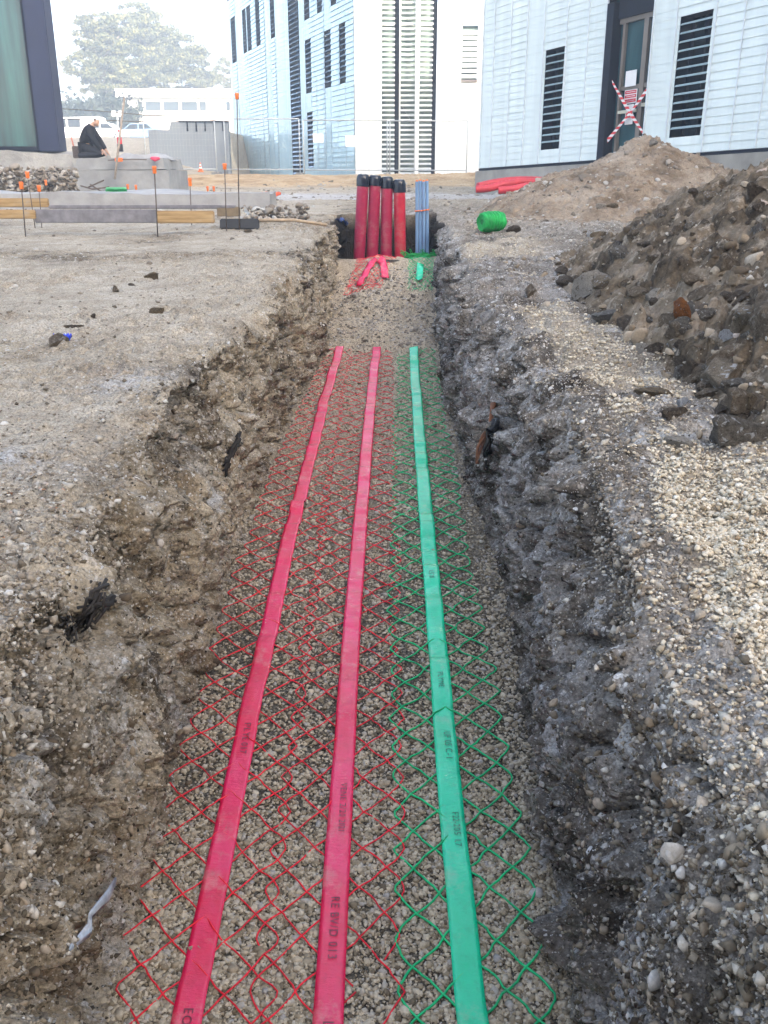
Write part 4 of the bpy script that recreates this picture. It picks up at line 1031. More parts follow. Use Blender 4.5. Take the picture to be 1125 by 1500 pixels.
# pink tape and orange mark on the block
tag(MB().tube([at(158, 234.5, gd - .05), at(190, 233.6, gd - .05), at(215, 233.8, gd - .05)], .009, 6).build('marking_cord', M_STEEL, smooth=True, loc=at(158, 234, gd)), 'dark cord along the top edge of the concrete block', 'cord')
tag(MB().tube([at(221, 231.5, gd - .02), at(227, 233, gd - .04), at(234, 232, gd - .03)], [.02, .04, .02], 8).build('pink_ribbon', M_PINK, smooth=True, loc=at(227, 232, gd)), 'bright pink ribbon bunched on the right edge of the concrete block', 'ribbon')
tag(MB().bbox(at(174, 234, gd - .05), (.14, .02, .06), .01).build('orange_marker', M_ORANGE, loc=at(174, 234, gd)), 'orange marker hung on the front edge of the concrete block', 'marker')
# green brush at the foot of the block
c = at(170, 277.5, 12.6)
br = empty('broom_head', c, 'green bristled broom head lying in front of the concrete block', 'broom')
bmb = MB()
rr = random.Random(5)
for k in range(260):
    x = rr.uniform(-.13, .13); bmb.tube([c + Vector((x, rr.uniform(-.03, .03), .0)), c + Vector((x * 1.12 + rr.uniform(-.01, .01), rr.uniform(-.05, .05), -.055))], .003, 4)
bmb.build('bristles', simple('green_bristle', (.01, .30, .08), .6, .3, 30, 0), br)
MB().bbox(c + Vector((0, 0, .012)), (.26, .06, .03), .01).build('stock', simple('pale_green_plastic', (.10, .45, .20), .5, .2, 10, 0), br)
# plank leaning over the block
p0, p1 = at(168, 262, gd - .2), at(182, 144, gd + .3)
tag(MB().tube([p0, p0.lerp(p1, .5), p1], .019, 8).build('leaning_pole', simple('weathered_pole', (.30, .25, .20), .8, .3, 20, .2), smooth=True, loc=p0), 'weathered wooden pole leaning against the concrete block', 'pole')
# twisted rebar ends and rubble beside the block
mb = MB()
for a_, b_, c_ in (((128, 275), (143, 268), (152, 264)), ((132, 270), (146, 279), (150, 281)), ((118, 272), (135, 277), (160, 274))): mb.tube([at(*p, 13.2) for p in (a_, b_, c_)], .011, 6)
tag(mb.build('rebar_scrap', M_STEEL, smooth=True, loc=at(140, 275, 13.2)), 'bent rusty rebar ends lying left of the green broom head', 'rebar')
def pile(px0, px1, py0, py1, D, n, s, mat, name, label, seed):
    rg_ = np.random.default_rng(seed); P = []
    for _ in range(n):
        px = rg_.uniform(px0, px1); py = py0 + (py1 - py0) * rg_.random() ** .7; P.append(at(px, py, D + rg_.uniform(-.4, .4)))
    o = scatter(name, np.array([tuple(p) for p in P]), np.clip(rg_.lognormal(math.log(s), .5, n), s * .4, s * 3), mat, T80, seed)
    return tag(o, label, kind='stuff')
pile(-10, 112, 244, 280, 14.5, 900, .055, M_RUB2, 'foundation_rubble', 'broken rubble below the concrete footing of the glass building', 61)
pile(355, 450, 300, 326, 9.2, 260, .045, M_RUB2, 'rubble', 'broken rubble heaped right of the tall rebar stake', 62)
tag(MB().add([at(358, 302, 9.0), at(366, 312, 9.0), at(369, 316, 9.05), at(362, 316, 9.05), at(358, 310, 9.1)], [(0, 1, 2, 3, 4)]).build('sheet_offcut', simple('bright_metal', (.75, .75, .74), .35, .1), loc=at(360, 310, 9.0)), 'bright white offcut sticking up from the rubble by the stake', 'offcut')
# orange netting trodden into the orange earth
mb = MB(); rr = random.Random(9)
for k in range(26):
    px, py = rr.uniform(378, 405), rr.uniform(283, 287); pts = [at(px + i * 3, py + rr.uniform(-1, 1), 15.5) for i in range(4)]; mb.tube(pts, .016, 5)
tag(mb.build('orange_netting', simple('red_orange_net', (.72, .12, .05), .6, .2, 10, 0), smooth=True, loc=at(390, 285, 15.5)), 'crumpled red orange netting on the ground before the fence', 'netting')
# red hoses coiled behind the mound
M_HOSE = simple('red_hose', (.50, .035, .05), .5, .22, 6, .2, 40, .01)
def hose(pix, D, r, label):
    P = [at(px, py, D + dd) for px, py, dd in pix]; mb = MB(); pts = []
    for i in range(len(P) - 1):
        for k in range(10): 
            t = k / 10; a = P[max(i - 1, 0)]; b = P[i]; c = P[i + 1]; d = P[min(i + 2, len(P) - 1)]
            pts.append(.5 * ((2 * b) + (c - a) * t + (2 * a - 5 * b + 4 * c - d) * t * t + (3 * b - a - 3 * c + d) * t ** 3))
    pts.append(P[-1])
    tag(mb.tube(pts, [r * (1 + .06 * (i % 2)) for i in range(len(pts))], 10).build('red_hose', M_HOSE, smooth=True, loc=P[0]), label, 'hose')
hose([(700, 273, 0), (722, 268, .1), (752, 264, .2), (790, 264, .3), (830, 268, .4), (860, 276, .4)], 13.2, .047, 'uppermost red corrugated hose lying behind the grey mound')
hose([(697, 277, 0), (715, 276, 0), (740, 270, .05), (770, 266, .1), (810, 272, .2), (850, 284, .2)], 12.9, .047, 'middle red corrugated hose crossing under the upper one')
hose([(730, 279, 0), (752, 277, .0), (780, 272, .05), (812, 274, .1), (850, 286, .1)], 12.7, .047, 'lowest red corrugated hose nearest the green roll')
tag(MB().tube([at(735, 293, 12.2), at(770, 291.6, 12.2), at(786, 290.5, 12.3)], .012, 6).build('rusty_bar', simple('rusty_steel', (.22, .05, .025), .7, .3), smooth=True, loc=at(735, 293, 12.2)), 'thin rusty bar on the ground in front of the red hoses', 'steel bar')

# ------------------------------------------------------------------ facades
class Fac:
    """a vertical facade: s along it, o outwards, z up; shear lets a base line climb with a sloping site"""
    def __init__(s, O, d, shear=0.0):
        s.O = Vector((O[0], O[1])); s.d = Vector(d).normalized(); s.n = Vector((s.d.y, -s.d.x)); s.k = shear
        if s.n.dot(s.O) > 0: s.n = -s.n
    def P(s, t, o, z):
        q = s.O + s.d * t + s.n * o; return Vector((q.x, q.y, z + s.k * t))
    def pix(s, px, py):
        a, b = ray(px, py)                              # (a D, D) = O + d t
        det = a * s.d.y - s.d.x; D = (s.O.x * s.d.y - s.O.y * s.d.x) / det
        t = s.d.x * (a * D - s.O.x) + s.d.y * (D - s.O.y)
        return t, CZ + b * D - s.k * t
    def rect(s, x0, x1, y0, y1):
        xm, ym = (x0 + x1) / 2, (y0 + y1) / 2
        t0, t1 = s.pix(x0, ym)[0], s.pix(x1, ym)[0]; za, zb = s.pix(xm, y0)[1], s.pix(xm, y1)[1]
        return min(t0, t1), max(t0, t1), zb, za
    def box(s, mb, t0, t1, o0, o1, z0, z1):
        vs = [s.P(t, o, z) for t in (t0, t1) for o in (o0, o1) for z in (z0, z1)]
        return mb.add(vs, [(0, 1, 3, 2), (4, 6, 7, 5), (0, 4, 5, 1), (2, 3, 7, 6), (0, 2, 6, 4), (1, 5, 7, 3)])
    def cladding(s, mb, t0, t1, z0, z1, pitch, joints, holes, depth=.022, gap=.012, amp=None):
        """lapped glass slats between upright joints, left out where there is a window"""
        cuts = sorted({round(v, 4) for v in [t0, t1] + joints + [h[0] for h in holes] + [h[1] for h in holes] if t0 <= v <= t1})
        nz = int(math.ceil((z1 - z0) / pitch)); rr_ = random.Random(int(t0 * 7) + 5)
        for a, b in zip(cuts, cuts[1:]):
            if b - a < .03: continue
            dp = depth * (1 if amp is None else amp(a, b, rr_))
            ga, gb = (gap if a in [round(j, 4) for j in joints] else .0), 0
            for i in range(nz):
                za, zb = z0 + i * pitch, min(z0 + (i + 1) * pitch, z1); zm = (za + zb) / 2; tm = (a + b) / 2
                if any(h[0] < tm < h[1] and h[2] < zm < h[3] for h in holes): continue
                e = rr_.uniform(-.1, .1) * depth
                vs = [s.P(a + ga, dp + e, za), s.P(b - gb, dp + e, za), s.P(b - gb, .004, zb), s.P(a + ga, .004, zb), s.P(a + ga, 0, za + .002), s.P(b - gb, 0, za + .002)]
                mb.add(vs, [(0, 1, 2, 3), (0, 4, 5, 1)])
    def wall(s, mb, t0, t1, z0, z1, holes, o=-.01):
        ts = sorted({t0, t1} | {h[k] for h in holes for k in (0, 1)}); zs = sorted({z0, z1} | {h[k] for h in holes for k in (2, 3)})
        ts = [t for t in ts if t0 <= t <= t1]; zs = [z for z in zs if z0 <= z <= z1]
        for a, b in zip(ts, ts[1:]):
            for c, d in zip(zs, zs[1:]):
                if any(h[0] <= (a + b) / 2 <= h[1] and h[2] <= (c + d) / 2 <= h[3] for h in holes): continue
                mb.add([s.P(a, o, c), s.P(b, o, c), s.P(b, o, d), s.P(a, o, d)], [(0, 1, 2, 3)])
    def window(s, root, h, pitch, z0, frame_m, glass_m, blade_m, depth=.22, blade=.5, out=.02, mull=None, split=None):
        t0, t1, a, b = h
        mb = MB()
        for (u0, u1) in ((t0, t0), (t1, t1)): mb.add([s.P(u0, 0, a), s.P(u0, -depth, a), s.P(u0, -depth, b), s.P(u0, 0, b)], [(0, 1, 2, 3)])
        mb.add([s.P(t0, 0, a), s.P(t1, 0, a), s.P(t1, -depth, a), s.P(t0, -depth, a)], [(0, 1, 2, 3)]); mb.add([s.P(t0, 0, b), s.P(t1, 0, b), s.P(t1, -depth, b), s.P(t0, -depth, b)], [(0, 1, 2, 3)])
        w = mb.build('window', frame_m, root)
        g = MB().add([s.P(t0, -depth, a), s.P(t1, -depth, a), s.P(t1, -depth, b), s.P(t0, -depth, b)], [(0, 1, 2, 3)]); g.build('pane', glass_m, w)
        f = MB(); fw = .035
        s.box(f, t0, t0 + fw, -depth + .005, -depth + .05, a, b); s.box(f, t1 - fw, t1, -depth + .005, -depth + .05, a, b)
        if mull: s.box(f, t0 + (t1 - t0) * mull - .02, t0 + (t1 - t0) * mull + .02, -depth + .004, -depth + .055, a, b)
        f.build('frame', frame_m, w)
        bl = MB(); i0 = int(math.floor((a - z0) / pitch)) + 1; z = z0 + i0 * pitch - pitch * .0
        while z + pitch * blade < b:
            vs = [s.P(t0 + .01, out + .01, z), s.P(t1 - .01, out + .01, z), s.P(t1 - .01, -.02, z + pitch * blade), s.P(t0 + .01, -.02, z + pitch * blade)]
            bl.add(vs, [(0, 1, 2, 3)]); bl.add([v + Vector((s.n.x * -.006, s.n.y * -.006, -.004)) for v in vs], [(0, 1, 2, 3)]); z += pitch
        if bl.v: bl.build('louvre', blade_m, w)
        return w
def slat_mat(name, c, rough=.18, streak=.12):
    q = NT(name)
    n = q.noise(.55, 4, .6); m = q.noise(1, 5, .6, vec=q.mapped((4, 4, .35)))
    col = q.mix(q.ramp(n, [(.35, 0.0), (.65, 1.0)]), tuple(x * .9 for x in c), c)
    col = q.mix(1.0, col, q.ramp(m, [(.3, 1 - streak), (.6, 1.0)]), 'MULTIPLY')
    return q.out(col, rough, Specular_IOR_Level=.5)
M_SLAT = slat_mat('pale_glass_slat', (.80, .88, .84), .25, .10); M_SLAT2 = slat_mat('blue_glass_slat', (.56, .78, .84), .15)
M_WHITE = simple('white_panel', (.80, .80, .77), .5, .04, 1.5, .05)
M_BACK = simple('grey_backing', (.62, .68, .70), .6, .1, 2, 0)
M_DKF = simple('dark_frame', (.007, .010, .020), .6, .2, 5, .03, Specular_IOR_Level=.2)
q = NT('dark_glass'); M_DKG = q.out(q.ramp(q.noise(.9, 4), [(.35, (.006, .010, .018)), (.7, (.015, .03, .04))]), .04, Specular_IOR_Level=.6)
q = NT('teal_glass'); M_TEAL = q.out(q.ramp(q.noise(.7, 4, .6, vec=q.mapped((3, 3, .6))), [(.35, (.010, .045, .056)), (.7, (.028, .095, .11))]), .05, Specular_IOR_Level=.6)
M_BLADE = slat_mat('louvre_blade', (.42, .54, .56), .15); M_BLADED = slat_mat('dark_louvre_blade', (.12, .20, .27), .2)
q = NT('pale_green_glass'); M_PGL = q.out(q.ramp(q.noise(.8, 5, .6, vec=q.mapped((2, 2, 1.2))), [(.35, (.13, .19, .175)), (.6, (.30, .37, .33)), (.75, (.45, .50, .44))]), .12)

# building on the right
d_r = Vector((-.443, .896)); Odoor = at(890, 240, 16.5)
FR = Fac((Odoor.x, Odoor.y), d_r)
t_far, zb_far = FR.pix(702, 246.5); t_n, zb_n = FR.pix(1073, 219.5)
FR.k = (zb_far - zb_n) / (t_far - t_n)
zb = FR.pix(702, 246.5)[1]                              # base of the cladding at t = 0
rb = empty('louvred_building', FR.P(0, 0, zb - .6), 'pale louvred building with a taped glass door behind the grey mound', 'building')
t_near = -24.0; zt = zb + 6.6; pit = .118
w1 = FR.rect(796.5, 823.5, 72.5, 213.5); w2 = FR.rect(990, 1036, 17, 193.5); dr = FR.rect(884, 951, -3, 235); w3 = (w2[0] - 3.6, w2[1] - 3.6, w2[2], w2[3]); w4 = (w2[0] - 7.0, w2[1] - 7.0, w2[2] - .3, w2[3] - .3)
snap = lambda z: zb + round((z - zb) / pit) * pit
w1, w2, w3, w4 = [(a, b, snap(c), snap(d)) for a, b, c, d in (w1, w2, w3, w4)]
dr = (dr[0], dr[1], zb - .1, zt - 2.2)
holes = [w1, w2, w3, w4, dr]
jt = [FR.pix(px, py)[0] for px, py in ((722, 150), (746, 150), (769, 150), (793, 150), (825.5, 150), (856, 150), (984, 120), (1040, 120), (1081, 120), (1120, 120))]
t = jt[-1]
while t > t_near: t -= .62; jt.append(t)
cl = MB(); FR.cladding(cl, t_near, t_far, zb, zt, pit, jt, holes, .011, .012, lambda a, b, r: r.choice([.7, 1, 1, 1.25])); cl.build('cladding', M_SLAT, rb)
fins = MB()
for j in jt + [t_far - .02, dr[0], dr[1]]:
    if not any(h[0] + .02 < j < h[1] - .02 for h in holes): FR.box(fins, j - .008, j + .008, .0, .030, zb, zt)
fins.build('joint_trim', simple('pale_trim', (.66, .72, .74), .35, .05, 4, 0), rb)
wl = MB(); FR.wall(wl, t_near, t_far, zb - .05, zt, holes, -.012)
E = [FR.P(t_far, -.012, zb - .05), FR.P(t_far, -11, zb - .05), FR.P(t_far, -11, zt), FR.P(t_far, -.012, zt)]; wl.add(E, [(0, 1, 2, 3)])
wl.add([FR.P(t_near, -.012, zb - .05), FR.P(t_near, -11, zb - .05), FR.P(t_near, -11, zt), FR.P(t_near, -.012, zt)], [(0, 1, 2, 3)])
wl.add([FR.P(t_near, -11, zb), FR.P(t_far, -11, zb), FR.P(t_far, -11, zt), FR.P(t_near, -11, zt)], [(0, 1, 2, 3)])
wl.build('wall', M_BACK, rb)
rf = MB(); FR.box(rf, t_near - .1, t_far + .1, -11.1, .06, zt, zt + .22); rf.build('roof', M_WHITE, rb)
pl = MB(); FR.box(pl, t_near, t_far + .10, -11, .03, zb - 1.2, zb - .055); pl.build('plinth', simple('stained_plinth', (.32, .30, .26), .9, .3, 1.6, .4, 20, .01), rb)
sh = MB(); FR.box(sh, t_near, dr[0] - .02, -.10, .012, zb - .050, zb - .006); FR.box(sh, dr[1] + .02, t_far, -.10, .012, zb - .050, zb - .006); sh.build('base_gap', M_DKF, rb)
for h, m in ((w1, None), (w2, .48), (w3, .48), (w4, None)):
    FR.window(rb, h, pit, zb, M_DKF, M_DKG, M_BLADE, .26, .27, .012, m)
# the door: black surround, teal glass leaf with a side light, louvres above
t0, t1, za, zc = dr
ztop = FR.pix(918, 24)[1]
mb = MB(); dp = .17
mb.add([FR.P(t1, 0.02, za), FR.P(t1, -dp, za), FR.P(t1, -dp, zc), FR.P(t1, .02, zc)], [(0, 1, 2, 3)]); mb.add([FR.P(t0, .02, za), FR.P(t0, -dp, za), FR.P(t0, -dp, zc), FR.P(t0, .02, zc)], [(0, 1, 2, 3)])
mb.add([FR.P(t0, .02, zc), FR.P(t1, .02, zc), FR.P(t1, -dp, zc), FR.P(t0, -dp, zc)], [(0, 1, 2, 3)]); mb.add([FR.P(t0, .02, za), FR.P(t1, .02, za), FR.P(t1, -dp, za), FR.P(t0, -dp, za)], [(0, 1, 2, 3)])
W_ = t1 - t0
FR.box(mb, t1 - .17, t1, -dp, .03, za, ztop + .25); FR.box(mb, t0, t1 - .2, -dp + .02, -.05, ztop, ztop + .27)
door = mb.build('door', M_DKF, rb)
MB().add([FR.P(t0, -dp + .02, za), FR.P(t1, -dp + .02, za), FR.P(t1, -dp + .02, zc), FR.P(t0, -dp + .02, zc)], [(0, 1, 2, 3)]).build('pane', M_TEAL, door)
fr = MB(); lt = FR.pix(933, 120)[0]; rt_ = FR.pix(902, 120)[0]
M_ALU = simple('bronze_aluminium', (.20, .17, .14), .35, .1, 4, 0)
for u0, u1 in ((lt - .05, lt + .05), (rt_ - .02, rt_ + .03), (t0 + .0, t0 + .05)): FR.box(fr, u0, u1, -dp + .024, -dp + .08, za + .05, ztop)
FR.box(fr, t0 + .05, lt - .05, -dp + .024, -dp + .075, za + .05, za + .12); FR.box(fr, lt + .05, rt_ - .02, -dp + .024, -dp + .075, za + .05, za + .12); FR.box(fr, t0, t1 - .2, -dp + .024, -dp + .082, ztop - .07, ztop - .001)
zr = FR.pix(918, 127)[1]; FR.box(fr, t0 + .05, lt - .05, -dp + .026, -dp + .07, zr - .03, zr + .03); FR.box(fr, lt + .05, rt_ - .02, -dp + .026, -dp + .07, zr - .03, zr + .03)
fr.build('frame', M_ALU, door)
hb = MB(); zr2 = FR.pix(918, 162)[1]; FR.box(hb, lt + .05, rt_ - .02, -dp + .05, -dp + .10, zr2 - .025, zr2 + .02); FR.box(hb, t0 + .06, lt - .06, -dp + .05, -dp + .10, zr2 + .04, zr2 + .09); hb.build('push_bar', simple('pale_metal', (.6, .58, .45), .3, .05), door)
lv = MB(); z = ztop + .30
while z < zc - .1:
    vs = [FR.P(t0, .02, z), FR.P(t1, .02, z), FR.P(t1, -.03, z + .05), FR.P(t0, -.03, z + .05)]; lv.add(vs, [(0, 1, 2, 3)]); z += pit
lv.build('louvre', M_BLADE, door)
def notice(x0, x1, y0, y1, bg, bars, label, off):
    a, b, c, d = FR.rect(x0, x1, y0, y1); root = empty('notice', FR.P((a + b) / 2, -dp + .03, c), label, 'notice')
    m = MB(); FR.box(m, a, b, -dp + off, -dp + off + .006, c, d); m.build('sheet', bg, root)
    for (u0, u1, v0, v1, mt) in bars:
        k = MB(); FR.box(k, a + (b - a) * u0, a + (b - a) * u1, -dp + off + .007, -dp + off + .009, c + (d - c) * v0, c + (d - c) * v1); k.build('print', mt, root)
M_PAPER = simple('paper', (.80, .79, .76), .8, .04, 3, 0); M_REDP = simple('red_print', (.62, .03, .05), .6, .1, 4, 0)
notice(910.5, 926, 103, 126, M_PAPER, [], 'blank white sheet taped at the top of the glass door', .085)
notice(909, 927, 131, 151, M_PAPER, [(.05, .95, .70, .94, M_REDP), (.05, .95, .40, .62, M_REDP), (.05, .95, .08, .32, M_REDP), (.12, .85, .80, .85, M_PAPER), (.12, .85, .49, .54, M_PAPER), (.15, .8, .17, .22, M_PAPER)], 'red and white warning notice in the middle of the glass door', .085)
notice(910.5, 921.5, 153, 182, M_PAPER, [(.12, .90, .34, .62, M_REDP)], 'narrow white notice with a red block, lowest on the glass door', .085)
q = NT('barrier_tape'); w_ = q.n('ShaderNodeTexWave', {'Vector': q.mapped((1, 1, 1)), 'Scale': 4.2, 'Distortion': 0.0}, wave_type='BANDS', bands_direction='Z').outputs['Fac']
M_BT = q.out(q.ramp(w_, [(.48, (.80, .78, .75)), (.52, (.70, .03, .03))]), .45)
def btape(p, qq, label):
    a, b = FR.pix(*p), FR.pix(*qq); mb = MB(); vs = []
    A, B = FR.P(a[0], -.01, a[1]), FR.P(b[0], -.01, b[1])
    for i in range(13):
        c = A.lerp(B, i / 12); tw = .025 * math.cos(i * .5); c.z -= .02 * math.sin(i / 12 * math.pi)
        vs += [c + Vector((FR.d.x * tw * .4, FR.d.y * tw * .4, .034)), c - Vector((FR.d.x * tw * .4, FR.d.y * tw * .4, .034))]
    mb.add(vs, [(2 * i, 2 * i + 1, 2 * i + 3, 2 * i + 2) for i in range(12)])
    o = mb.build('barrier_tape', M_BT, loc=A); sm = o.modifiers.new('thick', 'SOLIDIFY'); sm.thickness = .003
    tag(o, label, 'barrier tape')
btape((889, 206), (947, 132), 'red and white barrier tape rising to the right across the door'); btape((896, 120), (941, 194), 'red and white barrier tape falling to the right across the door')

# building in the middle: left face in shade, right face in the sun
cor = at(521, 257, 33.0)
FC = Fac((cor.x, cor.y), (-.345, .939)); FD = Fac((cor.x, cor.y), (.985, .174 * .0 + .02))
zb2 = .58; zt2_ = zb2 + 11.5; pit2 = .165
tl_ = FC.pix(343, 200)[0]
cbd = empty('office_building', (cor.x, cor.y, zb2), 'white louvred office building standing behind the red pipes', 'building')
wins = [FC.rect(*r) for r in ((497.5, 507, 33, 120), (475.5, 485.5, 44, 127), (447.5, 456.5, 60, 137), (451, 459.5, 165, 248), (445, 453, -40, 30), (464, 472, -48, 19), (484.5, 493, -55, 7),
        (395.5, 402, -25, 58.5), (374.5, 381, -18, 70), (355.5, 361, 10, 80.5), (362, 368, 5, 76), (338.8, 345.5, 24, 91), (331, 335, -45, 4), (352, 358, -75, -12), (376, 384, -90, -30), (398, 406, -100, -45))]
slot = FC.rect(424, 439.5, -70, 251)
slot = (slot[0], slot[1], zb2, zt2_ - .6)
snap2 = lambda z: zb2 + round((z - zb2) / pit2) * pit2
wins = [(a, b, snap2(c), min(snap2(d), zt2_ - .3)) for a, b, c, d in wins]
hs = wins + [slot]
jt2 = []; t = .9
while t < tl_: jt2.append(t); t += .86
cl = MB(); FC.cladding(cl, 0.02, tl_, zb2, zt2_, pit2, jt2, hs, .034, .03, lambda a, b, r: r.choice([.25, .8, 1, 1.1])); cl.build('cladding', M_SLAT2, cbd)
wl = MB(); FC.wall(wl, 0, tl_, zb2 - .6, zt2_, hs, -.01)
FD_len = 9.5
wl.add([FC.P(tl_, -.01, zb2 - .6), FC.P(tl_, -9, zb2 - .6), FC.P(tl_, -9, zt2_), FC.P(tl_, -.01, zt2_)], [(0, 1, 2, 3)])
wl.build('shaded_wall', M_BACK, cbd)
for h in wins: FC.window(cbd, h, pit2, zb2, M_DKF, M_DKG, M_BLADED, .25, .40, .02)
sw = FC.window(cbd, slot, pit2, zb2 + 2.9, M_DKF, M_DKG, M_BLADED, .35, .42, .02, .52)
# sunlit face: white panels, louvred glazing between, slim white column, side window
def FDt(px): return FD.pix(px, 120)[0]
g0_, g1_ = FDt(559), FDt(640); s0, s1, sz0, sz1 = FD.rect(676.5, 700, 37, 117)
hd = [(g0_, g1_, zb2, zt2_ - .5), (s0, s1, sz0, sz1)]
wl = MB(); FD.wall(wl, 0, FD_len, zb2 - .6, zt2_, hd, 0.0); wl.build('sunlit_wall', M_WHITE, cbd)
sm_ = MB()
for px in (540, 659): 
    FD.box(sm_, FDt(px) - .006, FDt(px) + .006, .001, .008, zb2, zt2_)
for z in (zb2 + 2.9, zb2 + 5.8, zb2 + 8.7): FD.box(sm_, .03, g0_ - .03, .001, .0075, z - .006, z + .006); FD.box(sm_, g1_ + .03, s0 - .03, .001, .0075, z - .006, z + .006)
sm_.build('panel_joint', simple('joint_grey', (.55, .55, .53), .7, .05), cbd)
gz0 = hd[0]
gl_ = MB().add([FD.P(g0_, -.45, zb2), FD.P(g1_, -.45, zb2), FD.P(g1_, -.45, zt2_), FD.P(g0_, -.45, zt2_)], [(0, 1, 2, 3)])
win = gl_.build('window', M_PGL, cbd)
fb = MB()
for px0, px1 in ((578.5, 585), (634, 640)): FD.box(fb, FDt(px0), FDt(px1), -.44, -.30, zb2, zt2_ - .5)
fb.build('dark_panel', M_DKF, win)
ff = MB(); FD.box(ff, FDt(584.8), FDt(587), -.28, .0, zb2, zt2_ - .5)
for z in (zb2 + 1.6, zb2 + 4.6, zb2 + 7.6): FD.box(ff, g0_, FDt(578.4), -.44, -.38, z, z + .06); FD.box(ff, FDt(587.2), FDt(607), -.44, -.38, z, z + .06); FD.box(ff, FDt(614.5), FDt(633.9), -.44, -.38, z, z + .06)
ff.build('frame', simple('pale_mullion', (.62, .64, .60), .4, .05), win)
vb = MB(); A, Bm, Cm = FD.pix(588, 153), FD.pix(609, 188), FD.pix(628, 153)
vb.tube([FD.P(A[0], -.36, A[1]), FD.P(Bm[0], -.36, Bm[1])], .03, 6).tube([FD.P(Cm[0], -.36, Cm[1]), FD.P(Bm[0], -.36, Bm[1])], .03, 6); vb.build('brace', simple('grey_brace', (.2, .24, .23), .5, .1), win)
lv = MB(); z = zb2 + .1; k = 0
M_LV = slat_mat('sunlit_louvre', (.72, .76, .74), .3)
while z < zt2_ - .6:
    for px0, px1 in ((559.3, 578.3), (587.2, 633.7)):
        vs = [FD.P(FDt(px0), -.02, z), FD.P(FDt(px1), -.02, z), FD.P(FDt(px1), -.09, z + .055), FD.P(FDt(px0), -.09, z + .055)]
        lv.add(vs, [(0, 1, 2, 3)]); lv.add([v + Vector((0, .012, -.012)) for v in vs], [(0, 1, 2, 3)])
    z += .150; k += 1
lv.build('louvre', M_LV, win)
cm = MB().tube([FD.P(FDt(610.8), .13, zb2 - .1), FD.P(FDt(610.8), .13, zt2_ - .5)], .075, 14); cm.build('column', M_WHITE, cbd, True, angle=40)
sv = MB(); z = sz0 + .05
while z < sz1 - .1:
    vs = [FD.P(s0, .012, z), FD.P(s1, .012, z), FD.P(s1, -.05, z + .12), FD.P(s0, -.05, z + .12)]; sv.add(vs, [(0, 1, 2, 3)]); z += .16
w5 = MB().add([FD.P(s0, -.12, sz0), FD.P(s1, -.12, sz0), FD.P(s1, -.12, sz1), FD.P(s0, -.12, sz1)], [(0, 1, 2, 3)]).build('window', M_PGL, cbd); sv.build('louvre', M_LV, w5)
ln = MB(); FD.box(ln, s0, s1, .0, .10, sz1, sz1 + .10); FD.box(ln, s0, s1, .0, .06, sz0 - .06, sz0); ln.build('lintel', simple('grey_lintel', (.25, .22, .2), .5, .1), w5)
e1 = FD.P(FD_len, 0, zb2); pf = MB()
pf.add([FD.P(-.0, .0, zt2_), FD.P(FD_len, 0, zt2_), FD.P(FD_len, -14, zt2_), FC.P(tl_, -9, zt2_), FC.P(tl_, 0, zt2_)], [(0, 1, 2, 3, 4)])
pf.add([FD.P(FD_len, 0, zb2 - .6), FD.P(FD_len, -14, zb2 - .6), FD.P(FD_len, -14, zt2_), FD.P(FD_len, 0, zt2_)], [(0, 1, 2, 3)])
pf.build('roof', M_WHITE, cbd)

# glass building at the left edge
lx = at(88, 222, 22.0); zl = lx.z; D_ = 22.0
gb = empty('glass_building', (lx.x, D_, zl), 'glass fronted building with a wide dark corner post at the left edge', 'building')
x0_ = at(58, 222, D_).x
MB().bbox(((lx.x + x0_) / 2, D_ + .25, zl + 4.5), (lx.x - x0_, .5, 9), .02).build('corner_post', simple('blue_black_panel', (.012, .018, .052), .65, .18, 1.2, .1, 60, .004), gb)
xl2 = x0_ - 14
q = NT('reflective_glass'); bgc = q.ramp(q.noise(1, 5, .6, vec=q.mapped((2.6, 1, .22))), [(.35, (.003, .018, .020)), (.55, (.010, .065, .068)), (.75, (.028, .13, .125))])
M_RG = q.out(bgc, .03, Specular_IOR_Level=.7)
g = MB().add([(xl2, D_ + .22, zl + .1), (x0_ - .07, D_ + .22, zl + .1), (x0_ - .07, D_ + .22, zl + 9), (xl2, D_ + .22, zl + 9)], [(0, 1, 2, 3)]); cw = g.build('curtain_wall', M_RG, gb)
f = MB(); f.box((x0_ - .035, D_ + .18, zl + 4.5), (.07, .2, 9)); f.box(((xl2 + x0_) / 2 - .04, D_ + .17, zl + .06), (x0_ - xl2 - .08, .14, .10))
for k in range(1, 6): f.box((x0_ - k * 2.6, D_ + .19, zl + 4.6), (.06, .1, 8.7))
f.build('frame', M_DKF, cw)
MB().prism([(lx.x, D_, zl + 9), (lx.x - 6.5, D_ + 11, zl + 9), (xl2, D_ + 11, zl + 9), (xl2, D_, zl + 9)], (0, 0, .3)).build('roof', M_DKF, gb)
MB().prism([(lx.x - .06, D_ + .52, zl), (lx.x - 6.4, D_ + 11, zl), (lx.x - 6.6, D_ + 11, zl), (lx.x - .26, D_ + .52, zl)], (0, 0, 8.99)).build('wall', M_BACK, gb)
zg = gz(-9, 20)
rough_box('footing', ((xl2 + lx.x + .5) / 2, D_ + 1.2, (zl + zg) / 2 - .1), (lx.x + .5 - xl2, 3.2, zl - zg + .15), simple('rough_footing', (.30, .29, .265), .95, .25, 2.2, .8, 14, .05), None, None, .12, 71, 1.4, .02, .3, gb)

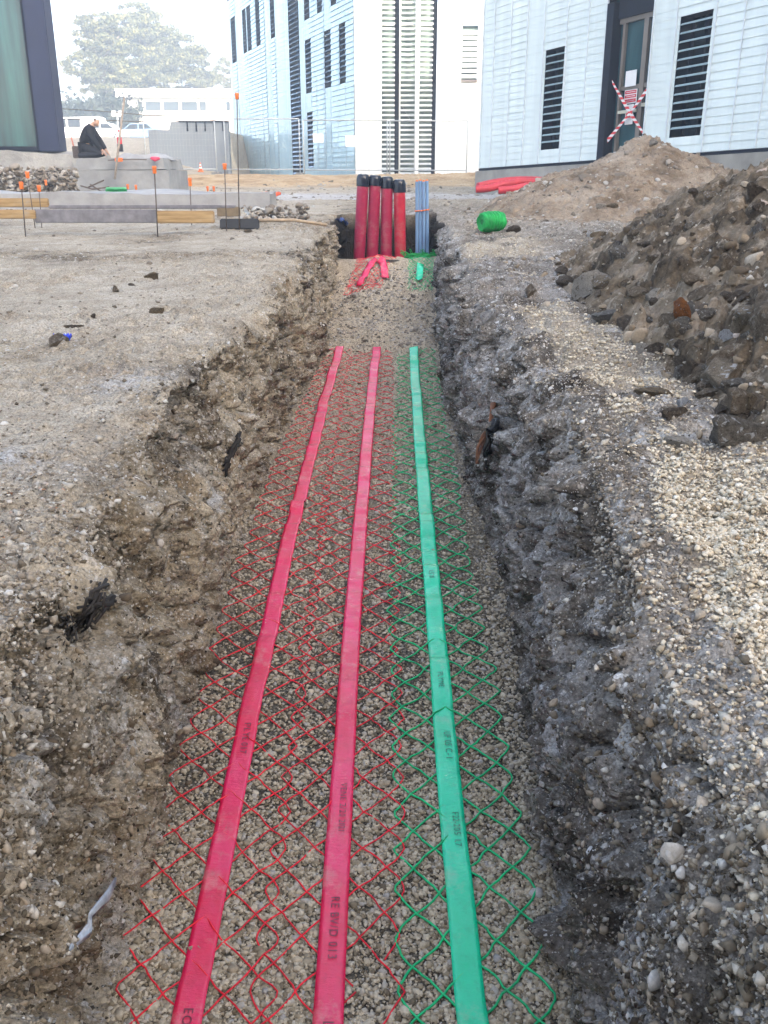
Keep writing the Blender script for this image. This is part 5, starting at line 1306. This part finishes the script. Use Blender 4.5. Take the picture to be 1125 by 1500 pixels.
# ------------------------------------------------------------------ fence, signs, cone, marker, person
M_GALV = simple('galvanised', (.42, .45, .46), .4, .12, 10, 0)
def fence_panel(px0, px1, D, ytop, ybot, label, wires=True):
    a, b = at(px0, ybot, D), at(px1, ybot, D); zt_ = at(px0, ytop, D).z; z0 = a.z
    root = empty('fence_panel', ((a.x + b.x) / 2, D, z0), label, 'fence', 'site fence panels on concrete feet')
    f = MB(); r = .019
    f.tube([(a.x, D, z0), (a.x, D, zt_)], r, 8).tube([(b.x, D, z0), (b.x, D, zt_)], r, 8).tube([(a.x, D, zt_), (b.x, D, zt_)], r, 8).tube([(a.x, D, z0 + .15), (b.x, D, z0 + .15)], r, 8)
    f.build('frame', M_GALV, root, True)
    if wires:
        w = MB(); n = 22
        for i in range(1, n): x = a.x + (b.x - a.x) * i / n; w.box((x, D, (z0 + zt_) / 2 + .07), (.002, .002, zt_ - z0 - .15))
        for i in range(1, 9): z = z0 + .15 + (zt_ - z0 - .15) * i / 9; w.box(((a.x + b.x) / 2, D + .004, z), (b.x - a.x, .002, .002))
        w.build('wire_mesh', M_GALV, root)
    ft = MB().bbox((b.x, D, z0 - .01), (.26, .62, .13), .02); ft.build('foot', M_CONC, root)
fence_panel(332, 440, 31.6, 174, 255.5, 'fence panel in front of the shaded wall of the office building')
fence_panel(446, 567, 31.2, 176, 256.5, 'fence panel carrying the square white signs')
fence_panel(571, 683, 30.9, 177, 257, 'fence panel before the sunlit louvred wall')
fence_panel(216, 318, 31.4, 169, 255, 'fence panel beside the traffic cone, before the retaining wall')
def sign(x0, x1, y0, y1, D, label):
    a, b = at(x0, y1, D), at(x1, y0, D); root = empty('sign', ((a.x + b.x) / 2, D, a.z), label, 'sign')
    MB().bbox(((a.x + b.x) / 2, D, (a.z + b.z) / 2), (b.x - a.x, .012, b.z - a.z), .02).build('board', M_WHITE, root)
    MB().tube([((a.x + b.x) / 2 - .1, D + .012, b.z - .04), ((a.x + b.x) / 2 - .1, D + .05, b.z - .04)], .006, 6).build('clip', M_GALV, root)
sign(458.5, 473.5, 196, 209, 31.08, 'small blank white board on the fence near the dark door slot'); sign(506, 523, 198, 215, 31.08, 'taller blank white board on the fence at the building corner')
def wire(pix, D, label, r=.011):
    P = [at(*p, D) for p in pix]; tag(MB().tube(P, r, 5).build('cable', M_STEEL, smooth=True, loc=P[0]), label, 'cable')
wire([(70, 158), (150, 163), (240, 171), (336, 178)], 30.0, 'upper black cable strung from the glass building to the fence')
wire([(70, 174), (150, 176), (220, 179), (262, 178)], 29.6, 'lower black cable strung behind the kneeling person')
def cone(px, y0, y1, D, label):
    b, t = at(px, y1, D), at(px, y0, D); h = t.z - b.z; root = empty('traffic_cone', b, label, 'traffic cone')
    MB().bbox((b.x, b.y, b.z + .02), (h * .62, h * .62, .04), .015).build('base', M_ORANGE, root)
    prof = [(h * (.22 - .18 * k / 8), h * (.06 + .94 * k / 8)) for k in range(9)]
    MB().lathe(prof, b, 18).build('body', simple('cone_orange', (.80, .10, .02), .5, .1, 10, 0), root, True, angle=40)
    for a0, a1 in ((2.6, 4.1), (5.2, 6.4)): MB().lathe([(h * (.22 - .18 * a0 / 8) + .004, h * (.06 + .94 * a0 / 8)), (h * (.22 - .18 * a1 / 8) + .004, h * (.06 + .94 * a1 / 8))], b, 18).build('white_band', M_WHITE, root, True, angle=40)
cone(294, 238, 252, 29.5, 'orange traffic cone with white bands at the end of the fence')
b, t = at(176.5, 222, 19.0), at(176.5, 191, 19.0); h = t.z - b.z
mk = empty('marker_post', b, 'red and white marker post on a black base behind the concrete block', 'marker post')
MB().lathe([(h * .15, 0), (h * .15, h * .30), (h * .13, h * .36)], b, 16).build('base', M_BLACK, mk, True, angle=40)
MB().lathe([(h * .125, h * .361), (h * .12, h * .68)], b, 16).build('red_band', M_REDP, mk, True, angle=40)
MB().lathe([(h * .12, h * .681), (h * .10, h * .86), (h * .05, h * .93)], b, 16).build('white_band', M_WHITE, mk, True, angle=40)
MB().lathe([(h * .05, h * .931), (h * .045, h * 1.0), (h * .02, h * 1.02)], b, 12).build('tip', M_REDP, mk, True, angle=40)

def skin(name, V, E, rad, mat, parent, sub=2):
    me = bpy.data.meshes.new(name); me.from_pydata(V, E, []); o = link_mesh(name, me, mat, parent)
    m = o.modifiers.new('Skin', 'SKIN'); m.use_smooth_shade = True
    sv_ = me.skin_vertices[0].data
    for i, r in enumerate(rad):
        sv_[i].radius = (r, r) if not isinstance(r, tuple) else r; sv_[i].use_root = (i == 0)
    o.modifiers.new('Sub', 'SUBSURF').levels = sub; o.modifiers['Sub'].render_levels = sub
    return o
pp = at(128, 231.5, gd + .75); sc_ = 1.0
pp.z = zt2 + .015
pr = empty('person', pp, 'kneeling person in dark clothes bent over the concrete block', 'person')
M_SKIN = simple('skin', (.50, .30, .21), .6, .05, 20, 0); M_COAT = simple('black_coat', (.012, .013, .018), .85, .3, 20, .2); M_TROU = simple('dark_trousers', (.02, .021, .027), .85, .3, 20, .2); M_HAIR = simple('brown_hair', (.06, .035, .02), .7, .3, 60, .2)
k = .80
V = [(0, 0, .24), (.02, 0, .38), (.08, 0, .54), (.17, 0, .66), (.225, 0, .70), (.29, 0, .72), (.33, 0, .69),
     (.02, .09, .2), (.38, .13, .08), (-.04, .11, .07), (-.17, .1, .045), (.02, -.09, .2), (.38, -.13, .08), (-.04, -.11, .07), (-.17, -.1, .045),
     (.12, .17, .58), (.25, .20, .36), (.38, .13, .17), (.41, .12, .12), (.12, -.17, .58), (.24, -.2, .35), (.37, -.12, .16), (.40, -.11, .11)]
E = [(0, 1), (1, 2), (2, 3), (3, 4), (4, 5), (5, 6), (0, 7), (7, 8), (8, 9), (9, 10), (0, 11), (11, 12), (12, 13), (13, 14), (2, 15), (15, 16), (16, 17), (17, 18), (2, 19), (19, 20), (20, 21), (21, 22)]
rad = [.13, .12, .14, .06, .055, .095, .07, .09, .065, .05, .04, .09, .065, .05, .04, .06, .045, .032, .03, .06, .045, .032, .03]
for hnd, sg in ((18, 1), (22, -1)):
    hx, hy, hz_ = V[hnd]
    for f_ in range(5):
        i = len(V); a = (f_ - 2) * .014
        V.append((hx + .035, hy + a * sg, hz_ - .025 - .004 * f_)); V.append((hx + .055, hy + a * sg * 1.1, hz_ - .065)); E += [(hnd, i), (i, i + 1)]; rad += [.009, .007]
skin('body', [tuple(c * k for c in v) for v in V], E, [r * k for r in rad], M_SKIN, pr)
sub_ = lambda ids: ([tuple(c * k for c in V[i]) for i in ids], {i: n for n, i in enumerate(ids)})
ids = [2, 1, 0, 3, 15, 16, 17, 19, 20, 21]; vv, mp = sub_(ids)
skin('coat', vv, [(mp[a], mp[b]) for a, b in ((2, 1), (1, 0), (2, 3), (2, 15), (15, 16), (16, 17), (2, 19), (19, 20), (20, 21))], [r * k for r in (.175, .165, .165, .085, .085, .066, .05, .085, .066, .05)], M_COAT, pr)
ids = [0, 7, 8, 9, 10, 11, 12, 13, 14]; vv, mp = sub_(ids)
skin('trousers', vv, [(mp[a], mp[b]) for a, b in ((0, 7), (7, 8), (8, 9), (9, 10), (0, 11), (11, 12), (12, 13), (13, 14))], [r * k for r in (.155, .11, .085, .068, .055, .11, .085, .068, .055)], M_TROU, pr)
skin('hair', [tuple(c * k for c in v) for v in ((.288, 0, .755), (.245, 0, .735))], [(0, 1)], [.090 * k, .078 * k], M_HAIR, pr)
# tool leaning by the person
p0, p1 = at(111, 231, gd + .9), at(104, 200, gd + 1.0)
sv2 = empty('shovel', p0, 'shovel standing upright left of the kneeling person', 'shovel')
MB().tube([p0 + Vector((0, 0, .1)), p1], .014, 7).build('handle', simple('red_handle', (.5, .16, .1), .6, .2), sv2, True)
MB().bbox(p0 + Vector((.02, 0, .09)), (.13, .03, .2), .01, rx=.1).build('blade', M_STEEL, sv2, True, angle=40)

# ------------------------------------------------------------------ behind: retaining wall, cars, low building, trees
q = NT('blue_grey_wall'); M_RET = q.out(q.mix(q.ramp(q.noise(1, 5, .6, vec=q.mapped((1.2, 1, .3))), [(.45, 0.0), (.7, .5)]), (.22, .25, .28), (.14, .15, .17)), .9)
a, b = at(229, 256, 42), at(338, 256, 42)
rw = empty('retaining_wall', ((a.x + b.x) / 2, 42, a.z - .4), 'long grey concrete retaining wall behind the fence', 'wall')
z1, z0 = at(260, 179, 42).z, at(229, 190, 42).z
poly = [(a.x - .2, 42, a.z - .6), (b.x, 42, a.z - .6), (b.x, 42, z1 + .05), (at(250, 179, 42).x, 42, z1), (at(247, 188, 42).x, 42, z0), (a.x - .2, 42, z0)]
MB().prism(poly, (0, .4, 0)).build('wall', M_RET, rw)
rl = MB()
for px in (274, 287, 300, 313, 326): p = at(px, 181, 41.9); rl.tube([(p.x, 41.93, z1 - .35), (p.x, 41.93, z1 + .06)], .03, 6)
rl.tube([(at(262, 180, 42).x, 41.93, z1 + .03), (b.x, 41.93, z1 + .03)], .03, 6); rl.build('railing', M_DKF, rw, True)
def car(px, D, ln, label, paint, van=False, flip=False):
    p = at(px, 214, D); g = gz(p.x, D); root = empty('parked_car', (p.x, D, g), label, 'car', 'cars parked in the yard behind')
    s = -1 if flip else 1; w = 1.75
    if van: body = [(-.5, .28), (-.5, .95), (-.42, 1.05), (-.33, 1.9), (.47, 1.95), (.5, 1.8), (.5, .28)]
    else: body = [(-.5, .3), (-.5, .72), (-.30, .88), (-.14, 1.38), (.22, 1.42), (.40, .98), (.5, .9), (.5, .3)]
    P = [(p.x + s * x * ln, D - w / 2, g + z) for x, z in body]
    bm = bmesh.new(); vs = [bm.verts.new(v) for v in P]; f = bm.faces.new(vs); r = bmesh.ops.extrude_face_region(bm, geom=[f])
    for v in [e for e in r['geom'] if isinstance(e, bmesh.types.BMVert)]: v.co.y += w
    for v in bm.verts:
        if v.co.z > g + 1.0: v.co.y = D + (v.co.y - D) * .86
    bmesh.ops.recalc_face_normals(bm, faces=bm.faces[:]); bmesh.ops.bevel(bm, geom=bm.edges[:], offset=.06, segments=2, affect='EDGES')
    for v in bm.verts: v.co -= Vector((p.x, D, g))
    me = bpy.data.meshes.new('body'); bm.to_mesh(me); bm.free(); link_mesh('body', me, paint, root)
    if van: wn_ = [[(-.40, 1.15), (-.33, 1.78), (-.14, 1.8), (-.14, 1.15)], [(-.10, 1.15), (-.10, 1.8), (.12, 1.82), (.12, 1.15)]]
    else: wn_ = [[(-.25, .93), (-.13, 1.30), (.02, 1.32), (.02, .95)], [(.05, .95), (.05, 1.32), (.21, 1.33), (.32, .98)]]
    for wq in wn_:
        yw = D - w / 2 * .90
        MB().prism([(p.x + s * x * ln, yw - .09, g + z) for x, z in wq], (0, .05, 0)).build('side_window', M_DKG, root)
    for xx in (-.31, .31):
        c = Vector((p.x + xx * ln, D - w / 2 - .01, g + .31)); wh = MB().lathe([(.20, 0), (.31, .0), (.31, .2), (.2, .2)], c, 18, Vector((0, 1, 0))).build('wheel', M_BLACK, root, True, angle=40)
        MB().lathe([(.01, -.01), (.19, .0), (.19, .02)], c, 14, Vector((0, 1, 0))).build('rim', M_GALV, wh, True, angle=40)
    hl = Vector((p.x - s * .5 * ln, D - .6, g + .75))
    for dy in (0, 1.2): MB().bbox(hl + Vector((0, dy, 0)), (.06, .3, .16), .03).build('headlight', M_PAPER, root)
M_CW = simple('white_paint', (.75, .76, .78), .25, .03, 3, 0); M_CB = simple('blue_grey_paint', (.16, .24, .36), .25, .05, 3, 0)
car(116, 84, 4.6, 'white van partly hidden behind the kneeling person', M_CW, True)
car(156, 82, 4.0, 'white car just right of the kneeling person', M_CW, False, True)
car(206, 83, 4.0, 'blue grey car right of the marker post', M_CB, False)
car(88, 88, 4.2, 'blue grey car beside the dark corner post', M_CB, False, True)
# low white building
D = 95.0; a, b = at(184, 216, D), at(420, 216, D); zr0, zr1 = at(180, 143, D).z, at(180, 131, D).z; zg_ = gz(a.x, D) - .5
lb = empty('low_building', ((a.x + b.x) / 2, D, zg_), 'low white flat roofed building in front of the pine trees', 'building')
wz0, wz1 = at(250, 163.5, D).z, at(250, 148, D).z
wr = [(at(u0, 155, D).x, at(u1, 155, D).x) for u0, u1 in ((201, 209), (211.5, 235.5), (238, 262), (264.5, 289), (291, 302), (330, 337), (341, 365))]
m = MB(); xs = [a.x] + [v for r in wr for v in r] + [b.x]
for i in range(0, len(xs), 2): m.add([(xs[i], D, wz0), (xs[i + 1], D, wz0), (xs[i + 1], D, wz1), (xs[i], D, wz1)], [(0, 1, 2, 3)])
m.add([(a.x, D, zg_), (b.x, D, zg_), (b.x, D, wz0), (a.x, D, wz0)], [(0, 1, 2, 3)]); m.add([(a.x, D, wz1), (b.x, D, wz1), (b.x, D, zr0), (a.x, D, zr0)], [(0, 1, 2, 3)])
m.add([(a.x, D, zg_), (a.x, D + 8, zg_), (a.x, D + 8, zr0), (a.x, D, zr0)], [(0, 1, 2, 3)]); m.add([(b.x, D, zg_), (b.x, D + 8, zg_), (b.x, D + 8, zr0), (b.x, D, zr0)], [(0, 1, 2, 3)]); m.add([(a.x, D + 8, zg_), (b.x, D + 8, zg_), (b.x, D + 8, zr0), (a.x, D + 8, zr0)], [(0, 1, 2, 3)])
m.build('wall', M_WHITE, lb)
MB().box(((a.x + b.x) / 2 - .1, D + 3.8, (zr0 + zr1) / 2), (b.x - a.x + .4, 9.2, zr1 - zr0)).build('roof', M_WHITE, lb)
for x0, x1 in wr:
    w = MB().add([(x0, D + .15, wz0), (x1, D + .15, wz0), (x1, D + .15, wz1), (x0, D + .15, wz1)], [(0, 1, 2, 3)]).build('window', simple('hazy_glass', (.05, .07, .09), .1, .2, .6, 0), lb)
    f = MB(); f.box(((x0 + x1) / 2, D + .06, wz0 + .03), (x1 - x0, .1, .06)); f.box(((x0 + x1) / 2, D + .06, wz1 - .03), (x1 - x0, .1, .06)); f.box((x0 + .03, D + .06, (wz0 + wz1) / 2), (.06, .098, wz1 - wz0 - .12)); f.build('frame', M_WHITE, w)
# yard lamp with two heads
p = at(172, 214, 50); t = at(172, 166, 50)
lp = empty('yard_lamp', p, 'slim lamp post with two white heads behind the marker post', 'lamp post')
MB().tube([p - Vector((0, 0, .5)), t], .05, 8).build('post', M_GALV, lp, True)
for dx in (-.16, .16): MB().bbox(t + Vector((dx, -.05, -.02)), (.24, .2, .26), .04).build('lamp_head', M_WHITE, lp)

M_LEAF = NT('pine_foliage'); q = M_LEAF; gi = q.n('ShaderNodeNewGeometry').outputs['Random Per Island']
M_LEAF = q.out(q.ramp(gi, [(0, (.022, .030, .014)), (.5, (.070, .080, .032)), (1, (.17, .155, .055))]), .8)
M_LEAF2 = NT('dark_shrub'); q = M_LEAF2; gi = q.n('ShaderNodeNewGeometry').outputs['Random Per Island']
M_LEAF2 = q.out(q.ramp(gi, [(0, (.008, .016, .012)), (.6, (.02, .034, .024)), (1, (.045, .055, .03))]), .8)
M_BARK = simple('bark', (.12, .09, .07), .9, .3, 3, .4)
def leaves(name, cl_, size, n, mat, parent, seed, up=.3):
    rg_ = np.random.default_rng(seed); Vs = []
    for (c, r) in cl_:
        m_ = int(n * (r[0] * r[2]) ** 1.0)
        d = rg_.normal(size=(m_, 3)); d /= np.linalg.norm(d, axis=1)[:, None]; rad_ = rg_.random(m_) ** .45
        P = np.array(c) + d * rad_[:, None] * np.array(r)
        a = rg_.normal(size=(m_, 3)); a[:, 2] += up; a /= np.linalg.norm(a, axis=1)[:, None]
        b = np.cross(a, rg_.normal(size=(m_, 3))); b /= np.linalg.norm(b, axis=1)[:, None]
        s1 = size * rg_.uniform(.6, 1.5, (m_, 1)); s2 = s1 * rg_.uniform(.35, .7, (m_, 1))
        Vs.append(np.stack([P - a * s1, P + b * s2, P + a * s1, P - b * s2], 1))
    V = np.concatenate(Vs).reshape(-1, 3); F = np.arange(len(V)).reshape(-1, 4)
    L = parent.location if parent else None
    return mesh_np(name, V - (np.array(L) if L is not None else 0), F, mat, False, parent=parent)
def tree(pix, D, base, label, seed, mat=M_LEAF, dens=95, leaf=.17, name='pine_tree'):
    rr_ = random.Random(seed); p = at(*base, D); g = gz(p.x, D) if D < 400 else 2
    root = empty(name, (p.x, D, g), label, 'tree', 'trees beyond the yard')
    cl_ = []; limbs = MB()
    top = max(at(x, y, D).z for x, y, r in pix)
    pts = [Vector((p.x, D, g - .3)), Vector((p.x + .3, D, g + (top - g) * .4)), Vector((p.x + .2, D + .2, g + (top - g) * .9))]
    limbs.tube(pts, [.35, .25, .08], 9)
    for x, y, r in pix:
        c = at(x, y, D); rm = r * mpp(D)
        n = max(5, int(rm * rm * 5))
        c.y += rr_.uniform(-.6, .6) * rm
        limbs.tube([pts[1].lerp(pts[2], max(0, min(1, (c.z - g) / (top - g) * 1.6 - .8))), c], [.10, .03], 6)
        for _ in range(n):
            v = Vector((rr_.gauss(0, 1), rr_.gauss(0, 1), rr_.gauss(0, 1))).normalized() * rm * rr_.uniform(.35, 1.05)
            q_ = rr_.uniform(.20, .42) * min(rm, 2.2)
            cl_.append(((c.x + v.x, c.y + v.y, c.z + v.z * .85), (q_ * 1.25, q_ * 1.1, q_ * .55)))
    leaves('crown', cl_, leaf, dens * 4, mat, root, seed)
    limbs.build('trunk', M_BARK, root, True)
tree([(150, 38, 26), (132, 62, 30), (160, 70, 34), (176, 52, 24), (124, 92, 24), (150, 105, 34), (175, 112, 26), (112, 84, 12), (108, 108, 9), (134, 128, 20), (190, 118, 18), (158, 132, 22)], 108, (158, 205), 'pale green pine nearest the glass building, its crown leaning left', 1)
tree([(200, 34, 32), (228, 52, 32), (210, 78, 36), (240, 88, 32), (185, 24, 20), (225, 112, 30), (196, 112, 26), (255, 70, 20)], 117, (214, 205), 'tallest hazy pine rising in the middle behind the low building', 2)
tree([(270, 82, 28), (290, 100, 26), (262, 108, 28), (300, 120, 22), (282, 122, 24), (312, 112, 14)], 124, (280, 205), 'lower hazy pine at the right behind the low building', 3)
tree([(328, 96, 16), (334, 118, 18), (322, 120, 12)], 131, (330, 205), 'small dark tree showing beside the office building', 4)
tree([(88, 136, 14), (98, 142, 10)], 100, (90, 200), 'clipped dark bush top beside the dark corner post', 5, M_LEAF2, 60, .15, 'bush')
cl_ = []; rr = random.Random(17)
for _ in range(260):
    px, py = rr.uniform(60, 186), rr.uniform(150, 208); 
    if py < 168 - (px - 86) * .18 + rr.uniform(-3, 8) and px < 150: continue
    c = at(px, py, 96 + rr.uniform(-2, 3)); cl_.append((tuple(c), (2.0, 1.6, 1.2)))
tag(leaves('shrubbery', cl_, .2, 110, M_LEAF2, None, 18), 'dark bank of shrubs behind the parked cars', kind='stuff')
# hillside far behind
hx = np.linspace(-260, 160, 90); hy = np.linspace(142, 350, 40); u, v = np.meshgrid(hx, hy)
hz_ = 1.5 + sstep(142, 320, v) * (7 + 5 * fbm(u, v, 0, .012, 3, 881)) + fbm(u, v, 0, .08, 3, 883) * 1.2
hm = NT('scrub'); hmm = hm.out(hm.ramp(hm.noise(.12, 7, .7), [(.4, (.05, .07, .035)), (.65, (.16, .15, .08))]), .95)
tag(mesh_np('hills', np.stack([u, v, hz_], -1).reshape(-1, 3), quads(np.arange(90 * 40).reshape(40, 90)), hmm, True), 'low scrubby hills far behind', kind='structure')

# ------------------------------------------------------------------ unseen tall block added behind the photographer to shade the site
by = -47.0; hgt = 25.5
bb = empty('added_shade_block', (22, by, 0), 'unseen plain block added behind the photographer to shade the site', 'building')
m = MB(); m.box((22, by - 6, hgt / 2), (108, 12, hgt)); m.box((22.5, by - 6.3, hgt + 6.8), (34, 11, 12.8)); m.build('wall', simple('ochre_render', (.48, .42, .34), .9, .1, .4, .1), bb)  # upper box shaped to keep the retaining wall in shade
wm = MB()
for i in range(34):
    for j in range(8): wm.box((-29 + i * 3.1, by + .01, 1.9 + j * 3.0), (1.3, .08, 1.6))
o = wm.build('windows', M_DKG, bb); o['kind'] = 'stuff'
MB().box((22, by - 6, hgt + .2), (108.8, 12.8, .4)).build('roof', M_CONC, bb)

# ------------------------------------------------------------------ morning haze
hb = MB().box((0, 100, 20), (500, 560, 46)).build('haze', None)
hb.data.materials.clear(); hmat = bpy.data.materials.new('haze'); hmat.use_nodes = True; t_ = hmat.node_tree; t_.nodes.remove(t_.nodes['Principled BSDF'])
pv = t_.nodes.new('ShaderNodeVolumePrincipled'); pv.inputs['Color'].default_value = (.78, .89, 1, 1); pv.inputs['Density'].default_value = .0042; pv.inputs['Anisotropy'].default_value = .2
t_.links.new(pv.outputs[0], t_.nodes['Material Output'].inputs['Volume']); hb.data.materials.append(hmat); hb['kind'] = 'stuff'; hb['label'] = 'pale morning haze over the site'
